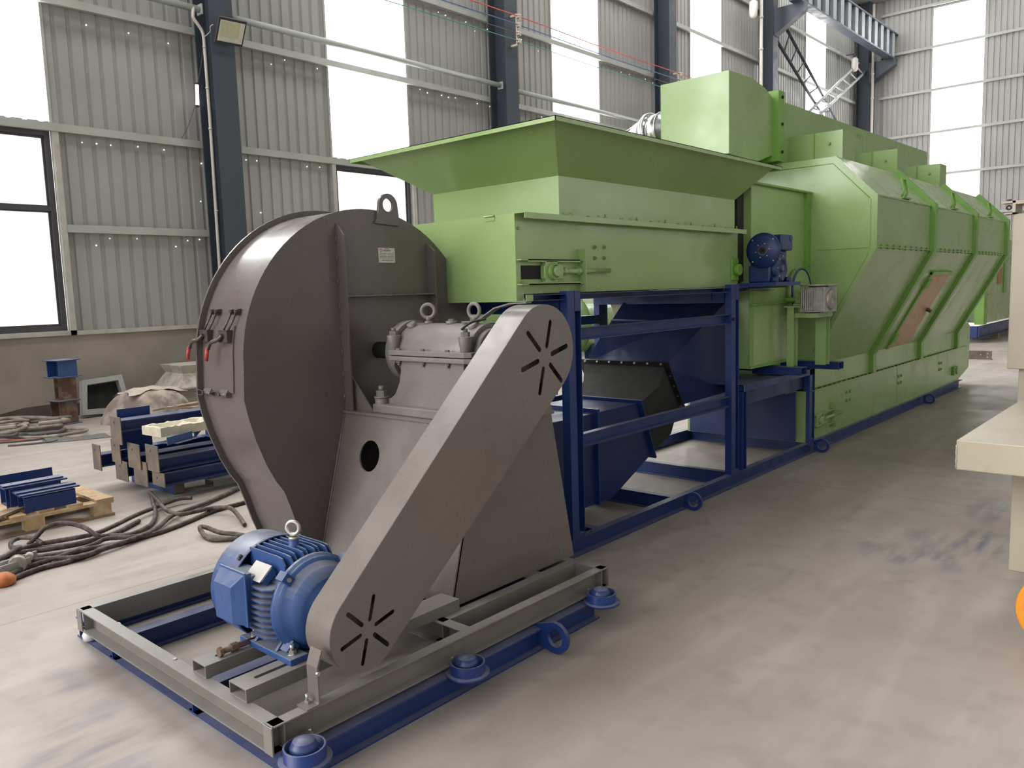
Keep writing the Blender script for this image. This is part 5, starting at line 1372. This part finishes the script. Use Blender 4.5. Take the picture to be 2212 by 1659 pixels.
# ------------------------------------------------------------------ things along the left wall
GH = 'old hoses by the wall'
rr = random.Random(11)
for k in range(11):
    cx, cy = -11.45+rr.uniform(-.25, .4), 3.15+rr.uniform(-.35, .25)
    a, b, ph0 = rr.uniform(.35, .75), rr.uniform(.16, .34), rr.uniform(0, 6)
    tilt = rad(40+rr.uniform(-25, 25)); z = 0.025+0.014*k
    pts = []
    for i in range(31):
        t = ph0+i/30*(2*pi*rr.choice((0.93, 0.93)))
        u, v = a*cos(t)*(1+.08*sin(3*t+k)), b*sin(t)*(1+.1*cos(2*t+k))
        pts.append((cx+u*cos(tilt)-v*sin(tilt), cy+u*sin(tilt)+v*cos(tilt), max(0.02, z+0.018*sin(2*t+k))))
    solo('hose', MB().tube(spline(pts, 3), 0.019 if k % 3 else 0.026, 8), HOSE if k % 4 else CABLE, 'one coil of the tangled dusty hoses heaped against the cement wall', 'hose', (cx, cy, 0), GH)
cbl = thing('power_cable', 'thin grey cable with a plug lying across the pale floor', 'cable', (-10.8, 3.3, 0))
add('cable', MB().tube(spline(F([(-11.15, 3.68), (-10.9, 3.54), (-10.94, 3.49), (-10.6, 3.315), (-10.6, 3.19), (-10.65, 3.05), (-10.72, 2.92), (-10.75, 2.70)], 0.014), 6), 0.013, 8), CABLE, cbl)
add('plug', MB().cyl((-11.25, 3.715, 0.03), (-11.15, 3.68, 0.02), 0.030, 0.02, 12), CABLE, cbl)
solo('power_cable', MB().tube(spline(F([(-11.1, 3.1), (-10.898, 3.258), (-10.661, 3.349), (-10.608, 3.499), (-10.40, 3.49), (-10.30, 3.40), (-10.25, 3.25), (-10.4, 2.9)], 0.012), 6), 0.011, 8), CABLE, 'thin dark cable curving in a loop in front of the plug', 'cable', (-10.6, 3.3, 0))
solo('red_cable', MB().tube(spline(F([(-10.60, 3.24), (-10.72, 3.08), (-10.80, 2.98), (-10.9, 2.80)], 0.012), 6), 0.016, 8), RED, 'red flex lying beside the thin grey cable at the left edge', 'cable', (-10.75, 3.0, 0))
rg = MB(); rr = random.Random(2)
gv = [(-10.2+1.0*(i/8)*0.25+rr.uniform(-.02, .02)-j*0.10, 3.28+i*0.075, 0.005+rr.uniform(0, .035)*(1 if 0 < j < 3 else 0)) for j in range(4) for i in range(9)]
rg.add(gv, [[j*9+i, j*9+i+1, (j+1)*9+i+1, (j+1)*9+i] for j in range(3) for i in range(8)], True)
solo('rag', rg, CABLE, 'crumpled dark rag lying flat on the floor left of the beam stack', 'rag', (-10.2, 3.5, 0))

GO = 'beam offcuts stacked by the wall'
def offcut(lab, xc, yc, z, h, w, rot, m1, m2):
    t = thing('beam_offcut', lab, 'beam offcut', (xc, yc, z), GO)
    M = Matrix.Rotation(rad(rot), 4, 'Z')
    P = [(M @ Vector((a, b, 0)))[:2] for a, b in h_vert(0, 0, w, w, 0.014, 0.012, 'x')]
    add('h_section', MB().prism([(xc+p[0], yc+p[1]) for p in P], 'z', z+0.01, z+h-0.01), m1, t)
    add('end_plate', MB().obox((xc, yc, z+0.005), (w*1.3, w*1.25, 0.01), M.to_3x3()).obox((xc, yc, z+h-0.005), (w*1.3, w*1.25, 0.01), M.to_3x3()), m2, t)
    return t
offcut('rusty beam offcut at the bottom of the small stack by the wall', -11.72, 3.98, 0.0, 0.325, 0.24, 8, RUST, BLUE_M)
offcut('rusty beam offcut in the middle of the small stack by the wall', -11.72, 4.02, 0.325, 0.31, 0.22, -6, RUST, PLATE)
offcut('bright blue beam offcut on top of the small stack by the wall', -11.72, 4.0, 0.635, 0.235, 0.26, 14, BLUE_M, BLUE_M)

lf = thing('duct_frame', 'open galvanised square duct frame leaning by the wall behind the offcuts', 'frame', (-12.1, 4.6, 0))
Ml = Matrix.Rotation(rad(-14), 3, 'Y') @ Matrix.Rotation(rad(-3), 3, 'X')
def lp_(u, v, w): return Vector((-12.0, 4.62, 0.02)) + Ml @ Vector((w, u, v))
add('frame_ring', MB().plate([[(-0.33, 0), (0.36, 0), (0.27, 0.56), (-0.28, 0.50)], [(-0.26, 0.08), (-0.22, 0.43), (0.21, 0.48), (0.28, 0.08)]], lp_, -0.06, 0.06), GIRT, lf)
add('inner_sheet', MB().plate([[(-0.27, 0.06), (0.30, 0.06), (0.24, 0.50), (-0.24, 0.45)]], lp_, -0.055, -0.05), DARK, lf)

# tarpaulin-covered heap: a rounded sack pile under a folded sheet
def heap(name, lab, cat, cx, cy, ax, by, h, rot, mat, seed, sharp=0.5, group=None):
    rr = random.Random(seed); n, mm = 40, 14; v = []
    M = Matrix.Rotation(rad(rot), 3, 'Z')
    ph = [rr.uniform(0, 6) for _ in range(8)]
    for j in range(mm+1):
        t = j/mm
        for i in range(n):
            a = 2*pi*i/n
            rr_ = 1+0.07*sin(3*a+ph[0])+0.05*sin(5*a+ph[1])
            q = (1-t)**sharp
            wr = 0.05*sin(7*a+ph[2]+4*t)*(1-t)+0.04*sin(11*a+ph[3]-6*t)*t*(1-t)*2
            z = h*(math.sin(t*pi/2)**0.8)*(1+wr) if j else 0.0
            v.append(Vector((cx, cy, 0))+M @ Vector((ax*q*rr_*cos(a), by*q*rr_*sin(a), z)))
    f = [[j*n+i, j*n+(i+1) % n, (j+1)*n+(i+1) % n, (j+1)*n+i] for j in range(mm) for i in range(n)]
    m = MB().add(v, f, True)
    return solo(name, m, mat, lab, cat, (cx, cy, 0), group)
heap('covered_heap', 'heap under a dirty beige tarpaulin on the floor by the cement wall', 'heap', -11.05, 4.85, 0.52, 0.60, 0.42, 0, TARP, 3, 0.45)
heap('sack_bundle', 'low bundle of crumpled brown sacks beside the tarpaulin heap', 'sacks', -10.0, 5.05, 0.42, 0.55, 0.25, 15, TARP, 9, 0.6)
sh_ = MB(); rr = random.Random(8)
gv = []
for j in range(9):
    for i in range(12):
        x = -11.42+j*0.075+0.02*sin(i); y = 4.5+i*0.075+0.03*sin(j*1.3)
        dd = ((x+11.05)/0.62)**2+((y-4.85)/0.72)**2
        z = 0.435*max(0.25, 1-dd)**0.42+0.012*sin(i*1.7+j)+0.012
        gv.append((x, y, z))
sh_.add(gv, [[j*12+i, j*12+i+1, (j+1)*12+i+1, (j+1)*12+i] for j in range(8) for i in range(11)], True)
solo('cardboard_sheet', sh_, rusty('pale_cardboard', (0.44, 0.38, 0.31), (0.52, 0.46, 0.39), 4), 'pale creased sheet draped over the top of the tarpaulin heap', 'sheet', (-11.1, 4.9, 0.3))
for k, (x, y, z, an) in enumerate(((-10.05, 4.9, 0.27, 80), (-9.9, 5.1, 0.29, 95), (-10.1, 5.3, 0.26, 100), (-9.75, 4.95, 0.24, 70))):
    lab = ['old brown plank lying lowest on the sack bundle', 'pinkish plank lying across the top of the sack bundle', 'plank end poking out behind the sack bundle toward the wall', 'short plank at the near side of the sack bundle'][k]
    solo('plank', MB().obox((x, y, z), (0.07, 0.9, 0.025), Matrix.Rotation(rad(an-90), 3, 'Z') @ Matrix.Rotation(rad(4-3*k), 3, 'X')), WOOD_D if k % 2 else TARP, lab, 'plank', (x, y, z-0.02), 'old planks on the sacks')
oh = thing('old_hood', 'weathered white sheet-metal hood standing in the corner behind the fan', 'hood', (-11.75, 5.9, 0))
def frus(b, t): return MB().hexa([(b[0], b[2], b[4]), (b[1], b[2], b[4]), (b[1], b[3], b[4]), (b[0], b[3], b[4])], [(t[0], t[2], t[4]), (t[1], t[2], t[4]), (t[1], t[3], t[4]), (t[0], t[3], t[4])])
add('hood_base', frus((-12.1, -11.35, 5.55, 6.4, 0.0), (-12.15, -11.35, 5.42, 6.5, 0.32)), RENDER, oh)
add('hood_brim', MB().box(-12.18, 5.38, 0.32, -11.30, 6.55, 0.345), OLDW, oh)
add('hood_skirt', frus((-12.15, -11.34, 5.42, 6.5, 0.345), (-12.05, -11.50, 5.56, 6.32, 0.54)), OLDW, oh)
add('hood_crown', frus((-12.05, -11.50, 5.56, 6.32, 0.54), (-12.1, -11.44, 5.50, 6.38, 0.66)), OLDW, oh)
# dark damp band along the foot of the cement wall
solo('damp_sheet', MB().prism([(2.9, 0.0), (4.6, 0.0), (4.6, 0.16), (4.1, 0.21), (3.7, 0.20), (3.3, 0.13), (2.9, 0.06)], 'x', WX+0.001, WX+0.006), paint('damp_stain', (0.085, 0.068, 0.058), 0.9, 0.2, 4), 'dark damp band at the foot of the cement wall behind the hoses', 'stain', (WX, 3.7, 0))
